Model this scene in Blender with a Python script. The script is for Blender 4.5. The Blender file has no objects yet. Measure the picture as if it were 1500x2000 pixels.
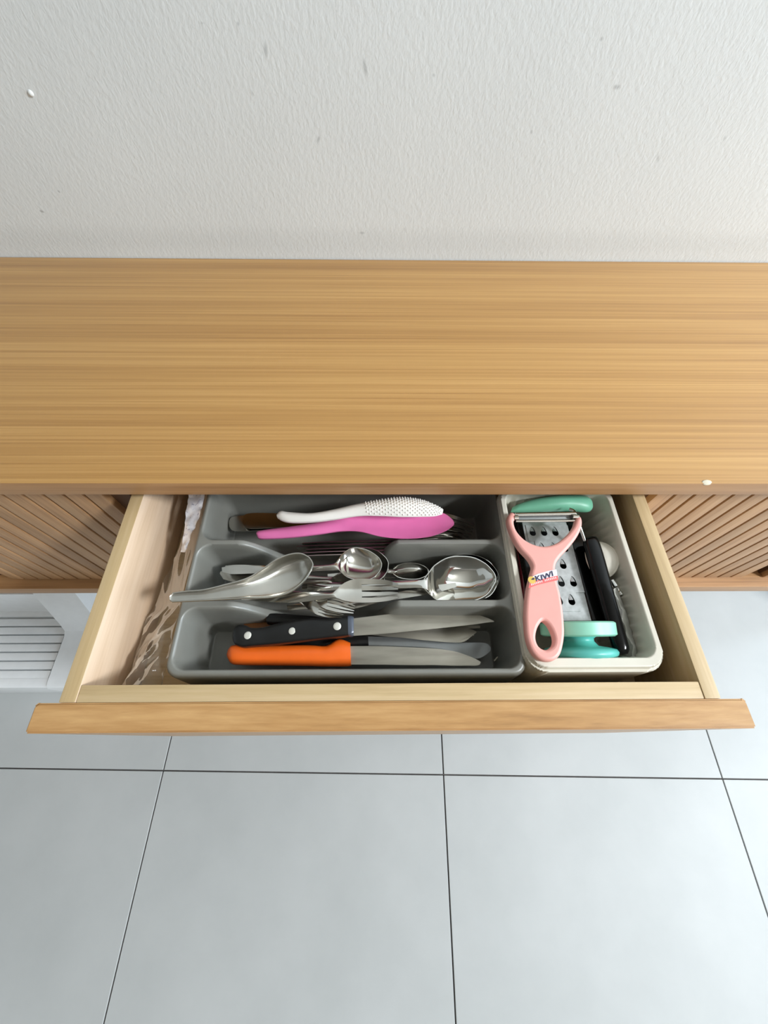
import bpy, bmesh, math, random
import numpy as np
from mathutils import Vector, Matrix, noise

random.seed(7)
S = bpy.context.scene
COL = S.collection

# ---------------------------------------------------------------- camera, light, exposure
cam_data = bpy.data.cameras.new('camera')
cam = bpy.data.objects.new('camera', cam_data)
COL.objects.link(cam)
cam_data.sensor_fit = 'HORIZONTAL'
cam_data.sensor_width = 36.0
cam_data.lens = 19.0060
cam_data.clip_start = 0.01
cam.matrix_world = Matrix([[0.999921, 0.000515, -0.012551, 0.0], [-0.006597, 0.8718, -0.489818, 0.0], [0.01069, 0.489862, 0.871734, 1.032341], [0.0, 0.0, 0.0, 1.0]])
S.camera = cam

world = bpy.data.worlds.new('World')
S.world = world
world.use_nodes = True
bg = world.node_tree.nodes['Background']
bg.inputs[0].default_value = (1.0, 0.985, 0.95, 1)
bg.inputs[1].default_value = 0.27

def area(name, loc, target, sx, sy, power, color):
    L = bpy.data.lights.new(name, 'AREA')
    L.shape = 'RECTANGLE'; L.size = sx; L.size_y = sy
    L.energy = power; L.color = color
    o = bpy.data.objects.new(name, L)
    COL.objects.link(o)
    o.location = loc
    o.rotation_euler = (Vector(target) - Vector(loc)).to_track_quat('-Z', 'Y').to_euler()
    return o
# the bright high window on the right, and the broad daylight from the room's open side
area('window_light', (2.05, -0.66, 2.50), (0.05, 0.10, 0.66), 0.46, 0.34, 84, (0.90, 0.955, 1.0))
area('daylight', (3.2, -0.1, 1.20), (0.0, 0.15, 0.6), 1.6, 1.7, 95, (0.72, 0.87, 1.0))
area('wall_fill_light', (1.3, -2.5, 1.55), (0.0, 0.4, 0.8), 1.2, 1.2, 10, (1.0, 0.99, 0.97))  # fill lamp added in front to brighten the back wall, no known source

S.view_settings.view_transform = 'Standard'
S.view_settings.look = 'None'
S.view_settings.gamma = 1.0
S.view_settings.use_curve_mapping = False
S.view_settings.exposure = 0.03
S.cycles.use_denoising = True
S.cycles.max_bounces = 8
S.cycles.sample_clamp_indirect = 6.0

# ---------------------------------------------------------------- materials
def new_mat(name):
    m = bpy.data.materials.new(name); m.use_nodes = True
    nt = m.node_tree
    return m, nt, nt.nodes, nt.links, nt.nodes['Principled BSDF']

def ramp(n, stops):
    r = n.new('ShaderNodeValToRGB')
    e = r.color_ramp.elements
    while len(e) < len(stops): e.new(0.5)
    for k, (p, c) in enumerate(stops):
        e[k].position = p; e[k].color = (*c, 1)
    return r

def plain(name, col, rough=0.4, metal=0.0, mottling=0.05, bump=0.0, bscale=300, spec=0.5, coat=0.0, scale=60, sss=0.0, trans=0.0):
    m, nt, n, l, b = new_mat(name)
    tc = n.new('ShaderNodeTexCoord')
    nz = n.new('ShaderNodeTexNoise'); nz.inputs['Scale'].default_value = scale; nz.inputs['Detail'].default_value = 4
    l.new(tc.outputs['Object'], nz.inputs['Vector'])
    r = ramp(n, [(0.3, tuple(c*(1-mottling) for c in col)), (0.7, tuple(min(1, c*(1+mottling)) for c in col))])
    l.new(nz.outputs['Fac'], r.inputs['Fac']); l.new(r.outputs['Color'], b.inputs['Base Color'])
    b.inputs['Roughness'].default_value = rough
    b.inputs['Metallic'].default_value = metal
    b.inputs['Specular IOR Level'].default_value = spec
    b.inputs['Coat Weight'].default_value = coat
    b.inputs['Transmission Weight'].default_value = trans
    if sss:
        b.inputs['Subsurface Weight'].default_value = sss
        b.inputs['Subsurface Radius'].default_value = (0.004, 0.003, 0.003)
    if bump:
        n2 = n.new('ShaderNodeTexNoise'); n2.inputs['Scale'].default_value = bscale
        l.new(tc.outputs['Object'], n2.inputs['Vector'])
        bp = n.new('ShaderNodeBump'); bp.inputs['Strength'].default_value = bump; bp.inputs['Distance'].default_value = 0.0005
        l.new(n2.outputs['Fac'], bp.inputs['Height']); l.new(bp.outputs['Normal'], b.inputs['Normal'])
    return m

def wood(name, cols, axis='X', rough=0.35, coarse=(1.1, 26), fine=(7, 420), bump=0.15, vary=0.0, coat=0.0, fine_amt=0.35):
    m, nt, n, l, b = new_mat(name)
    tc = n.new('ShaderNodeTexCoord'); oi = n.new('ShaderNodeObjectInfo')
    def stretched(sa, sb, w, detail):
        mp = n.new('ShaderNodeMapping')
        sc = {'X': (sa, sb, sb), 'Y': (sb, sa, sb), 'Z': (sb, sb, sa)}[axis]
        mp.inputs['Scale'].default_value = sc
        l.new(tc.outputs['Object'], mp.inputs['Vector'])
        t = n.new('ShaderNodeTexNoise'); t.noise_dimensions = '4D'
        t.inputs['Scale'].default_value = 1; t.inputs['Detail'].default_value = detail; t.inputs['Roughness'].default_value = 0.6
        t.inputs['Distortion'].default_value = 0.25
        ml = n.new('ShaderNodeMath'); ml.operation = 'MULTIPLY_ADD'; ml.inputs[1].default_value = 37.0; ml.inputs[2].default_value = w
        l.new(oi.outputs['Random'], ml.inputs[0]); l.new(ml.outputs[0], t.inputs['W'])
        l.new(mp.outputs['Vector'], t.inputs['Vector'])
        return t.outputs['Fac']
    a = stretched(coarse[0], coarse[1], 1.3, 5)
    f = stretched(fine[0], fine[1], 5.1, 3)
    mx = n.new('ShaderNodeMix'); mx.data_type = 'FLOAT'; mx.inputs[0].default_value = fine_amt
    l.new(a, mx.inputs[2]); l.new(f, mx.inputs[3])
    r = ramp(n, [(0.30, cols[0]), (0.48, cols[1]), (0.70, cols[2])])
    l.new(mx.outputs[0], r.inputs['Fac'])
    out = r.outputs['Color']
    if vary:
        hv = n.new('ShaderNodeHueSaturation')
        mr = n.new('ShaderNodeMapRange'); mr.inputs[3].default_value = 1 - vary; mr.inputs[4].default_value = 1 + vary
        l.new(oi.outputs['Random'], mr.inputs[0]); l.new(mr.outputs[0], hv.inputs['Value'])
        l.new(out, hv.inputs['Color']); out = hv.outputs['Color']
    l.new(out, b.inputs['Base Color'])
    b.inputs['Roughness'].default_value = rough
    b.inputs['Coat Weight'].default_value = coat; b.inputs['Coat Roughness'].default_value = 0.3
    bp = n.new('ShaderNodeBump'); bp.inputs['Strength'].default_value = bump; bp.inputs['Distance'].default_value = 0.0006
    l.new(f, bp.inputs['Height']); l.new(bp.outputs['Normal'], b.inputs['Normal'])
    return m

HONEY = ((0.30, 0.140, 0.036), (0.450, 0.236, 0.068), (0.62, 0.360, 0.125))
M = {}
M['oak_top'] = wood('honey_oak_top', HONEY, 'X', 0.36, coarse=(0.7, 64), fine=(2.6, 520), coat=0.15, fine_amt=0.48)
M['oak_edge'] = wood('honey_oak_edge', ((0.27, 0.13, 0.05), (0.42, 0.22, 0.09), (0.55, 0.31, 0.14)), 'X', 0.42, coarse=(3, 60))
M['oak_slat'] = wood('oak_slat', ((0.27, 0.14, 0.060), (0.46, 0.26, 0.125), (0.58, 0.36, 0.19)), 'Z', 0.45, coarse=(3, 60), vary=0.14)
M['groove'] = plain('dark_groove_backing', (0.13, 0.06, 0.025), 0.7)
M['drawer_x'] = wood('pale_oak_x', ((0.42, 0.28, 0.135), (0.56, 0.405, 0.215), (0.66, 0.50, 0.30)), 'X', 0.5, coarse=(6, 70), fine=(14, 400))
M['drawer_y'] = wood('pale_oak_y', ((0.40, 0.27, 0.13), (0.52, 0.37, 0.19), (0.61, 0.46, 0.27)), 'Y', 0.5, coarse=(4, 70), fine=(10, 400))
M['drawer_side_lit'] = wood('pale_oak_side_lit', ((0.56, 0.39, 0.25), (0.67, 0.49, 0.34), (0.75, 0.58, 0.43)), 'Y', 0.5, coarse=(5, 60), fine=(12, 420))  # paler copy of the drawer wood, with window light put into its colour
M['lip'] = wood('oak_drawer_lip', ((0.30, 0.15, 0.055), (0.48, 0.26, 0.10), (0.62, 0.37, 0.16)), 'X', 0.33, coarse=(2.5, 45), fine=(30, 300), fine_amt=0.45)
M['grey_plastic'] = plain('grey_plastic', (0.200, 0.198, 0.175), 0.42, spec=1.0, mottling=0.03, bump=0.05, bscale=900)
M['white_plastic'] = plain('cream_plastic', (0.72, 0.68, 0.58), 0.38, mottling=0.02)
M['rack'] = plain('white_gloss_plastic', (0.88, 0.90, 0.91), 0.25, mottling=0.02)
M['steel'] = plain('polished_steel', (0.62, 0.60, 0.55), 0.15, metal=1.0, mottling=0.04, bump=0.04, bscale=500)
M['satin'] = plain('satin_steel', (0.56, 0.54, 0.49), 0.24, metal=1.0, mottling=0.06, bump=0.06, bscale=600)
M['mirror'] = plain('mirror_steel', (0.74, 0.73, 0.69), 0.06, metal=1.0, mottling=0.02)
M['grater'] = plain('galvanised_grater_steel', (0.50, 0.52, 0.52), 0.42, metal=0.4, mottling=0.16, scale=180)
def blade_mat():
    m, nt, n, l, b = new_mat('brushed_blade_steel')
    tc = n.new('ShaderNodeTexCoord'); mp = n.new('ShaderNodeMapping'); mp.inputs['Scale'].default_value = (12, 90, 12)
    nz = n.new('ShaderNodeTexNoise'); nz.inputs['Scale'].default_value = 1; nz.inputs['Detail'].default_value = 6
    l.new(tc.outputs['Object'], mp.inputs['Vector']); l.new(mp.outputs['Vector'], nz.inputs['Vector'])
    r = ramp(n, [(0.3, (0.32, 0.295, 0.25)), (0.55, (0.47, 0.44, 0.375)), (0.8, (0.58, 0.545, 0.475))])
    l.new(nz.outputs['Fac'], r.inputs['Fac']); l.new(r.outputs['Color'], b.inputs['Base Color'])
    b.inputs['Metallic'].default_value = 0.9; b.inputs['Roughness'].default_value = 0.36
    return m
M['blade'] = blade_mat()
M['blade_dark'] = plain('grey_coated_blade', (0.24, 0.25, 0.25), 0.34, metal=0.7)
M['black'] = plain('black_plastic', (0.009, 0.009, 0.009), 0.36, mottling=0.2)
M['black_gloss'] = plain('glossy_black_plastic', (0.003, 0.003, 0.003), 0.13, spec=0.25, bump=0.25, bscale=70)
M['bolster'] = plain('blue_grey_bolster', (0.10, 0.115, 0.15), 0.3, metal=0.3)
M['rivet'] = plain('pale_rivet', (0.80, 0.78, 0.70), 0.4, metal=0.3)
M['orange'] = plain('orange_plastic', (0.90, 0.145, 0.012), 0.34, mottling=0.03)
M['brown'] = plain('brown_wooden_handle', (0.26, 0.10, 0.03), 0.45, mottling=0.25)
M['pink'] = plain('bright_pink_plastic', (0.82, 0.20, 0.46), 0.30, mottling=0.03, sss=0.15)
M['white'] = plain('white_plastic', (0.83, 0.79, 0.74), 0.28, mottling=0.02, sss=0.2)
M['cream'] = plain('cream_white_plastic', (0.90, 0.85, 0.74), 0.3, mottling=0.01)
M['peach'] = plain('pale_pink_plastic', (0.82, 0.385, 0.335), 0.45, mottling=0.03)
M['mint'] = plain('mint_plastic', (0.30, 0.66, 0.50), 0.4, mottling=0.04)
M['green'] = plain('green_plastic', (0.17, 0.47, 0.31), 0.42, mottling=0.05)
M['aqua'] = plain('aqua_plastic', (0.11, 0.50, 0.44), 0.36, mottling=0.04)
M['maroon'] = plain('dark_red_plastic', (0.11, 0.008, 0.015), 0.2, mottling=0.2)
M['dark'] = plain('dark_slot', (0.03, 0.022, 0.02), 0.5)
M['paper'] = plain('white_label', (0.86, 0.82, 0.86), 0.5, mottling=0.01)
M['navy'] = plain('navy_print', (0.022, 0.02, 0.07), 0.5)
M['red'] = plain('red_print', (0.83, 0.16, 0.15), 0.5)
M['palered'] = plain('pale_pink_print', (0.95, 0.62, 0.60), 0.5)
M['yellow'] = plain('yellow_print', (0.72, 0.48, 0.10), 0.5)
M['plaster'] = plain('plaster_lump', (0.70, 0.71, 0.69), 0.8)
M['grout'] = plain('dark_grout', (0.085, 0.075, 0.07), 0.9, mottling=0.2)
M['chip'] = plain('pale_chipped_wood', (0.70, 0.64, 0.50), 0.8)
M['ceiling'] = plain('beige_ceiling_paint', (0.44, 0.41, 0.36), 0.9)
M['side_wall'] = plain('white_wall_paint', (0.62, 0.63, 0.62), 0.9)

def clear_plastic(name, tint, amount, rough):
    m, nt, n, l, b = new_mat(name)
    out = n['Material Output']
    tr = n.new('ShaderNodeBsdfTransparent'); tr.inputs[0].default_value = (0.96, 0.95, 0.93, 1)
    fr = n.new('ShaderNodeFresnel'); fr.inputs[0].default_value = 1.30
    tc = n.new('ShaderNodeTexCoord'); nz = n.new('ShaderNodeTexNoise'); nz.inputs['Scale'].default_value = 90; nz.inputs['Detail'].default_value = 5
    l.new(tc.outputs['Object'], nz.inputs['Vector'])
    mr = n.new('ShaderNodeMapRange'); mr.inputs[1].default_value = 0.35; mr.inputs[2].default_value = 0.75
    mr.inputs[3].default_value = amount*0.3; mr.inputs[4].default_value = amount
    l.new(nz.outputs['Fac'], mr.inputs[0])
    ad = n.new('ShaderNodeMath'); ad.operation = 'ADD'; ad.use_clamp = True
    l.new(fr.outputs[0], ad.inputs[0]); l.new(mr.outputs[0], ad.inputs[1])
    mix = n.new('ShaderNodeMixShader')
    b.inputs['Base Color'].default_value = (*tint, 1); b.inputs['Roughness'].default_value = rough
    l.new(ad.outputs[0], mix.inputs[0]); l.new(tr.outputs[0], mix.inputs[1]); l.new(b.outputs[0], mix.inputs[2])
    l.new(mix.outputs[0], out.inputs['Surface'])
    return m
M['bag'] = clear_plastic('clear_crinkled_film', (0.62, 0.54, 0.46), 0.22, 0.10)
M['sleeve'] = clear_plastic('clear_sleeve_film', (0.70, 0.70, 0.66), 0.16, 0.025)
def foil_mat():
    m, nt, n, l, b = new_mat('silver_printed_film')
    tc = n.new('ShaderNodeTexCoord'); nz = n.new('ShaderNodeTexNoise'); nz.inputs['Scale'].default_value = 190; nz.inputs['Detail'].default_value = 3
    nz.inputs['Distortion'].default_value = 1.5
    l.new(tc.outputs['Object'], nz.inputs['Vector'])
    r = ramp(n, [(0.30, (0.38, 0.37, 0.46)), (0.40, (0.80, 0.80, 0.86)), (0.8, (0.95, 0.95, 0.97))])
    l.new(nz.outputs['Fac'], r.inputs['Fac']); l.new(r.outputs['Color'], b.inputs['Base Color'])
    b.inputs['Metallic'].default_value = 0.35; b.inputs['Roughness'].default_value = 0.32
    return m
M['foil'] = foil_mat()

def wall_mat():
    m, nt, n, l, b = new_mat('painted_plaster_wall')
    tc = n.new('ShaderNodeTexCoord')
    big = n.new('ShaderNodeTexNoise'); big.inputs['Scale'].default_value = 5; big.inputs['Detail'].default_value = 3
    l.new(tc.outputs['Object'], big.inputs['Vector'])
    r = ramp(n, [(0.3, (0.655, 0.675, 0.668)), (0.7, (0.698, 0.718, 0.710))])
    l.new(big.outputs['Fac'], r.inputs['Fac'])
    # small grey scuffs worn into the paint, plus one wide faint darker band
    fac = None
    for (x, z, sx, sz, ang, k) in WALL_MARKS:
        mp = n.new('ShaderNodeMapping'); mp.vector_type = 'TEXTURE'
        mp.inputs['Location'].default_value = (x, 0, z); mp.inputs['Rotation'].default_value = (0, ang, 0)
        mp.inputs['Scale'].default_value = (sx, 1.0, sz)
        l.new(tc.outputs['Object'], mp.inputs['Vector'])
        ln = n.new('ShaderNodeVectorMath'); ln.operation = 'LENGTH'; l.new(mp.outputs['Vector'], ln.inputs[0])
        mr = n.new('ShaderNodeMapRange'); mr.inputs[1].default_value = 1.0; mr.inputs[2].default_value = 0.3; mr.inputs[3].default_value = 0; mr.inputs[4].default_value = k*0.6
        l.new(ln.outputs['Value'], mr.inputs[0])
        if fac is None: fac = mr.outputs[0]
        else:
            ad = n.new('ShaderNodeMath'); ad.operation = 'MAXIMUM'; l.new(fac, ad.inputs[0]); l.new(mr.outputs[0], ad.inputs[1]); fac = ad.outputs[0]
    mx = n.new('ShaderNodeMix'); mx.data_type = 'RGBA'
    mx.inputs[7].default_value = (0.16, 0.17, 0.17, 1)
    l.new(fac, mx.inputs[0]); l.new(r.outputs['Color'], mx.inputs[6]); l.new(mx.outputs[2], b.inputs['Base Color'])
    b.inputs['Roughness'].default_value = 0.62
    mp = n.new('ShaderNodeMapping'); mp.inputs['Scale'].default_value = (330, 330, 190)
    l.new(tc.outputs['Object'], mp.inputs['Vector'])
    a = n.new('ShaderNodeTexNoise'); a.inputs['Scale'].default_value = 1; a.inputs['Detail'].default_value = 3; a.inputs['Distortion'].default_value = 0.3
    l.new(mp.outputs['Vector'], a.inputs['Vector'])
    bp = n.new('ShaderNodeBump'); bp.inputs['Strength'].default_value = 0.24; bp.inputs['Distance'].default_value = 0.0016
    l.new(a.outputs['Fac'], bp.inputs['Height']); l.new(bp.outputs['Normal'], b.inputs['Normal'])
    return m

def tile_mat():
    m, nt, n, l, b = new_mat('pale_grey_porcelain')
    tc = n.new('ShaderNodeTexCoord'); oi = n.new('ShaderNodeObjectInfo')
    ad = n.new('ShaderNodeVectorMath'); ad.operation = 'ADD'
    l.new(tc.outputs['Object'], ad.inputs[0]); l.new(oi.outputs['Location'], ad.inputs[1])
    big = n.new('ShaderNodeTexNoise'); big.inputs['Scale'].default_value = 4; big.inputs['Detail'].default_value = 5; big.inputs['Roughness'].default_value = 0.6
    l.new(ad.outputs[0], big.inputs['Vector'])
    r = ramp(n, [(0.3, (0.450, 0.460, 0.452)), (0.7, (0.515, 0.522, 0.514))])
    l.new(big.outputs['Fac'], r.inputs['Fac']); l.new(r.outputs['Color'], b.inputs['Base Color'])
    b.inputs['Roughness'].default_value = 0.50; b.inputs['Specular IOR Level'].default_value = 0.35
    f = n.new('ShaderNodeTexNoise'); f.inputs['Scale'].default_value = 500
    l.new(tc.outputs['Object'], f.inputs['Vector'])
    bp = n.new('ShaderNodeBump'); bp.inputs['Strength'].default_value = 0.05; bp.inputs['Distance'].default_value = 0.0004
    l.new(f.outputs['Fac'], bp.inputs['Height']); l.new(bp.outputs['Normal'], b.inputs['Normal'])
    return m

# ---------------------------------------------------------------- mesh helpers
WL = {}          # world location of every object made here
def link(name, mesh, loc, parent=None):
    o = bpy.data.objects.new(name, mesh)
    COL.objects.link(o)
    loc = Vector(loc); WL[o] = loc.copy()
    if parent is not None:
        o.parent = parent; o.location = loc - WL[parent]
    else:
        o.location = loc
    return o

def empty(name, loc, label=None, cat=None, group=None):
    o = link(name, None, loc)
    o.empty_display_size = 0.02
    return tag(o, label, cat, group)

def tag(o, label=None, cat=None, group=None, kind=None):
    if label: o['label'] = label
    if cat: o['category'] = cat
    if group: o['group'] = group
    if kind: o['kind'] = kind
    return o

def obj(name, verts, faces, mat, parent=None, smooth=40):
    v = np.array([tuple(p) for p in verts], dtype=float)
    lo, hi = v.min(0), v.max(0)
    c = Vector(((lo[0]+hi[0])/2, (lo[1]+hi[1])/2, lo[2]))
    me = bpy.data.meshes.new(name)
    me.from_pydata((v - np.array(c)).tolist(), [], faces)
    me.materials.append(M[mat] if isinstance(mat, str) else mat)
    bm = bmesh.new(); bm.from_mesh(me); bmesh.ops.recalc_face_normals(bm, faces=bm.faces); bm.to_mesh(me); bm.free()
    if smooth:
        me.shade_smooth(); me.set_sharp_from_angle(angle=math.radians(smooth))
    return link(name, me, c, parent)

def box_geo(x0, x1, y0, y1, z0, z1, bevel=0.0, seg=2):
    bm = bmesh.new()
    bmesh.ops.create_cube(bm, size=1)
    for v in bm.verts:
        v.co = ((x0+x1)/2 + v.co.x*(x1-x0), (y0+y1)/2 + v.co.y*(y1-y0), (z0+z1)/2 + v.co.z*(z1-z0))
    if bevel: bmesh.ops.bevel(bm, geom=bm.edges[:], offset=bevel, segments=seg, affect='EDGES', profile=0.7)
    bm.verts.index_update()
    V = [v.co.copy() for v in bm.verts]; F = [[v.index for v in f.verts] for f in bm.faces]
    bm.free()
    return V, F

def box(name, x0, x1, y0, y1, z0, z1, mat, parent=None, bevel=0.0015):
    V, F = box_geo(x0, x1, y0, y1, z0, z1, bevel)
    return obj(name, V, F, mat, parent)

def join(*geos):
    V, F = [], []
    for v, f in geos:
        k = len(V); V += [tuple(p) for p in v]; F += [[i+k for i in q] for q in f]
    return V, F

def catmull(vals, n, closed=False):
    """vals: list of numpy rows; n points per segment"""
    P = np.array(vals, dtype=float); m = len(P); out = []
    for i in range(m if closed else m-1):
        if closed: p0, p1, p2, p3 = P[i-1], P[i], P[(i+1) % m], P[(i+2) % m]
        else:
            p1, p2 = P[i], P[i+1]
            p0 = P[i-1] if i > 0 else 2*p1-p2
            p3 = P[i+2] if i+2 < m else 2*p2-p1
        for k in range(n):
            t = k/n
            out.append(0.5*((2*p1) + (-p0+p2)*t + (2*p0-5*p1+4*p2-p3)*t*t + (-p0+3*p1-3*p2+p3)*t**3))
    if not closed: out.append(P[-1])
    return np.array(out)

def sheet_geo(st, n=6, across=10, flat=0.0):
    """pressed sheet: st = [(A, B, dish, thickness)], A and B the two edges; dish > 0 sinks the middle"""
    rows = catmull([[*a, *b, d, t] for a, b, d, t in st], n)
    V, F = [], []
    ts = [math.sin(math.pi*(k/across-0.5)) for k in range(across+1)]
    R = len(rows); W = across+1
    for side in (0, 1):
        for r in rows:
            A, B, d, th = r[:3], r[3:6], r[6], max(r[7], 0.0003)
            for t in ts:
                p = A + (B-A)*(t+1)/2
                q = 1-abs(t)**(2.0+flat*4)
                p = p.copy(); p[2] += -d*q
                if side:
                    p[2] -= th*(0.35+0.65*min(1, (1-abs(t))*6))
                V.append(p)
    N = R*W
    for i in range(R-1):
        for k in range(across):
            a = i*W+k; F.append([a, a+1, a+W+1, a+W]); F.append([N+a, N+a+W, N+a+W+1, N+a+1])
    for i in range(R-1):
        a = i*W; F.append([a, a+W, N+a+W, N+a]); a = i*W+across; F.append([a, N+a, N+a+W, a+W])
    for k in range(across):
        a = k; F.append([a, N+a, N+a+1, a+1]); a = (R-1)*W+k; F.append([a, a+1, N+a+1, N+a])
    return V, F

def bar_geo(st, n=5, ring=16, power=2.6):
    """solid handle: st = [(A, B, half height)], A and B the two side edges at mid height"""
    rows = catmull([[*a, *b, h] for a, b, h in st], n)
    V, F = [], []
    for r in rows:
        A, B, h = r[:3], r[3:6], max(r[6], 0.0002)
        c = (A+B)/2; s = (B-A)/2
        for k in range(ring):
            a = 2*math.pi*k/ring
            cx = math.copysign(abs(math.cos(a))**(2/power), math.cos(a)); cz = math.copysign(abs(math.sin(a))**(2/power), math.sin(a))
            p = c + s*cx; p = p.copy(); p[2] += h*cz
            V.append(p)
    R = len(rows)
    for i in range(R-1):
        for k in range(ring):
            F.append([i*ring+k, i*ring+(k+1) % ring, (i+1)*ring+(k+1) % ring, (i+1)*ring+k])
    F.append(list(range(ring))[::-1]); F.append([(R-1)*ring+k for k in range(ring)])
    return V, F

def tube_geo(pts, r, ring=8, n=4):
    P = catmull(pts, n) if len(pts) > 2 else np.array(pts, dtype=float)
    V, F = [], []
    for i, p in enumerate(P):
        d = Vector(P[min(i+1, len(P)-1)] - P[max(i-1, 0)]).normalized()
        u = d.orthogonal().normalized() if abs(d.z) > 0.95 else d.cross(Vector((0, 0, 1))).normalized()
        w = d.cross(u)
        for k in range(ring):
            a = 2*math.pi*k/ring
            V.append(Vector(p) + (u*math.cos(a)+w*math.sin(a))*r)
    for i in range(len(P)-1):
        for k in range(ring):
            F.append([i*ring+k, i*ring+(k+1) % ring, (i+1)*ring+(k+1) % ring, (i+1)*ring+k])
    F.append(list(range(ring))[::-1]); F.append([(len(P)-1)*ring+k for k in range(ring)])
    return V, F

def lathe_geo(c, axis, prof, seg=40):
    """prof = [(distance along axis, radius)]"""
    ax = Vector(axis).normalized(); u = ax.orthogonal().normalized(); w = ax.cross(u)
    V, F = [], []
    for d, r in prof:
        for k in range(seg):
            a = 2*math.pi*k/seg
            V.append(Vector(c)+ax*d+(u*math.cos(a)+w*math.sin(a))*max(r, 1e-5))
    for i in range(len(prof)-1):
        for k in range(seg):
            F.append([i*seg+k, i*seg+(k+1) % seg, (i+1)*seg+(k+1) % seg, (i+1)*seg+k])
    F.append(list(range(seg))[::-1]); F.append([(len(prof)-1)*seg+k for k in range(seg)])
    return V, F

def plate_geo(outlines, z, half, bevel, smooth_n=4, curve_pts=True):
    """flat plastic plate from closed outlines (first outer, then holes), extruded and rounded"""
    cu = bpy.data.curves.new('outline', 'CURVE'); cu.dimensions = '2D'; cu.fill_mode = 'BOTH'
    cu.extrude = max(half-bevel, 0.0001); cu.bevel_depth = bevel; cu.bevel_resolution = 3; cu.offset = -bevel
    for pts in outlines:
        P = catmull([[p[0], p[1]] for p in pts], smooth_n, True) if curve_pts else np.array([[p[0], p[1]] for p in pts])
        sp = cu.splines.new('POLY'); sp.points.add(len(P)-1); sp.use_cyclic_u = True
        for k, p in enumerate(P): sp.points[k].co = (p[0], p[1], 0, 1)
    return curve_geo(cu, Matrix.Translation((0, 0, z)))

def curve_geo(cu, mat4):
    o = bpy.data.objects.new('temporary', cu); COL.objects.link(o)
    dg = bpy.context.evaluated_depsgraph_get()
    me = bpy.data.meshes.new_from_object(o.evaluated_get(dg))
    V = [mat4 @ v.co for v in me.vertices]; F = [list(p.vertices) for p in me.polygons]
    bpy.data.objects.remove(o); bpy.data.meshes.remove(me); bpy.data.curves.remove(cu)
    return V, F

def height_geo(x0, x1, y0, y1, step, fun, zcut):
    xs = np.arange(x0, x1+step/2, step); ys = np.arange(y0, y1+step/2, step)
    X, Y = np.meshgrid(xs, ys, indexing='ij'); Z = fun(X, Y)
    nx, ny = X.shape
    keep = np.maximum.reduce([Z[:-1, :-1], Z[1:, :-1], Z[:-1, 1:], Z[1:, 1:]]) > zcut
    I, J = np.nonzero(keep)
    q = np.stack([I*ny+J, (I+1)*ny+J, (I+1)*ny+J+1, I*ny+J+1], 1)
    used = np.unique(q); remap = -np.ones(nx*ny, dtype=int); remap[used] = np.arange(len(used))
    P = np.stack([X.ravel(), Y.ravel(), Z.ravel()], 1)[used]
    return [tuple(p) for p in P], remap[q].tolist()

def rbox(X, Y, x0, x1, y0, y1, r):
    qx = np.abs(X-(x0+x1)/2)-(x1-x0)/2+r; qy = np.abs(Y-(y0+y1)/2)-(y1-y0)/2+r
    return np.minimum(np.maximum(qx, qy), 0)+np.hypot(np.maximum(qx, 0), np.maximum(qy, 0))-r
def smooth(t):
    t = np.clip(t, 0, 1); return t*t*(3-2*t)

# ---------------------------------------------------------------- room
WY = 0.5663
WALL_MARKS = [(0.05, 0.7441, 1.5, 0.020, 0, 0.14), (-0.4120, 0.7755, 0.0030, 0.0018, 0.30, 0.80), (-0.1062, 0.9115, 0.0021, 0.0066, 0.15, 0.60), (-0.0132, 0.9010, 0.0024, 0.0078, -0.25, 0.60), (-0.1268, 0.8818, 0.0018, 0.0030, 0.00, 0.35), (-0.0651, 0.8469, 0.0018, 0.0042, 0.50, 0.60), (-0.0215, 0.7543, 0.0048, 0.0024, 0.00, 0.60), (0.2377, 0.8899, 0.0048, 0.0024, 0.00, 0.60), (0.3132, 0.8332, 0.0018, 0.0048, -0.50, 0.45), (0.2071, 0.9214, 0.0024, 0.0018, 0.00, 0.50), (-0.3772, 0.7965, 0.0018, 0.0018, 0.00, 0.60), (-0.1596, 0.9275, 0.0018, 0.0012, 0.00, 0.40), (-0.1273, 0.9275, 0.0018, 0.0018, 0.00, 0.50), (0.0538, 0.8964, 0.0018, 0.0018, 0.00, 0.50), (0.1636, 0.8548, 0.0018, 0.0024, -0.30, 0.50), (0.2181, 0.7309, 0.0018, 0.0054, -0.40, 0.30), (0.0327, 0.7589, 0.0018, 0.0036, -0.20, 0.35), (0.3749, 0.8515, 0.0018, 0.0030, -0.40, 0.40)]  # first entry is the wide darker band above the sideboard, the rest are scuffs
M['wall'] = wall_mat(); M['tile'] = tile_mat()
floor = tag(box('floor', -2.7, 2.7, -2.8, WY+0.1, -0.06, -0.004, 'grout', bevel=0), 'pale grey square porcelain floor tiles with thin dark joints', kind='structure')
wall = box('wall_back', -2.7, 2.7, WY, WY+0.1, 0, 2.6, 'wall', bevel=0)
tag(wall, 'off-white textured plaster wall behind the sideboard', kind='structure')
wall_l = tag(box('wall_left', -2.7, -2.6, -2.8, WY, 0, 2.6, 'side_wall', bevel=0), kind='structure')
ceil = tag(box('ceiling', -2.7, 2.7, -2.8, WY+0.1, 2.6, 2.7, 'ceiling', bevel=0), kind='structure')
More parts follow.
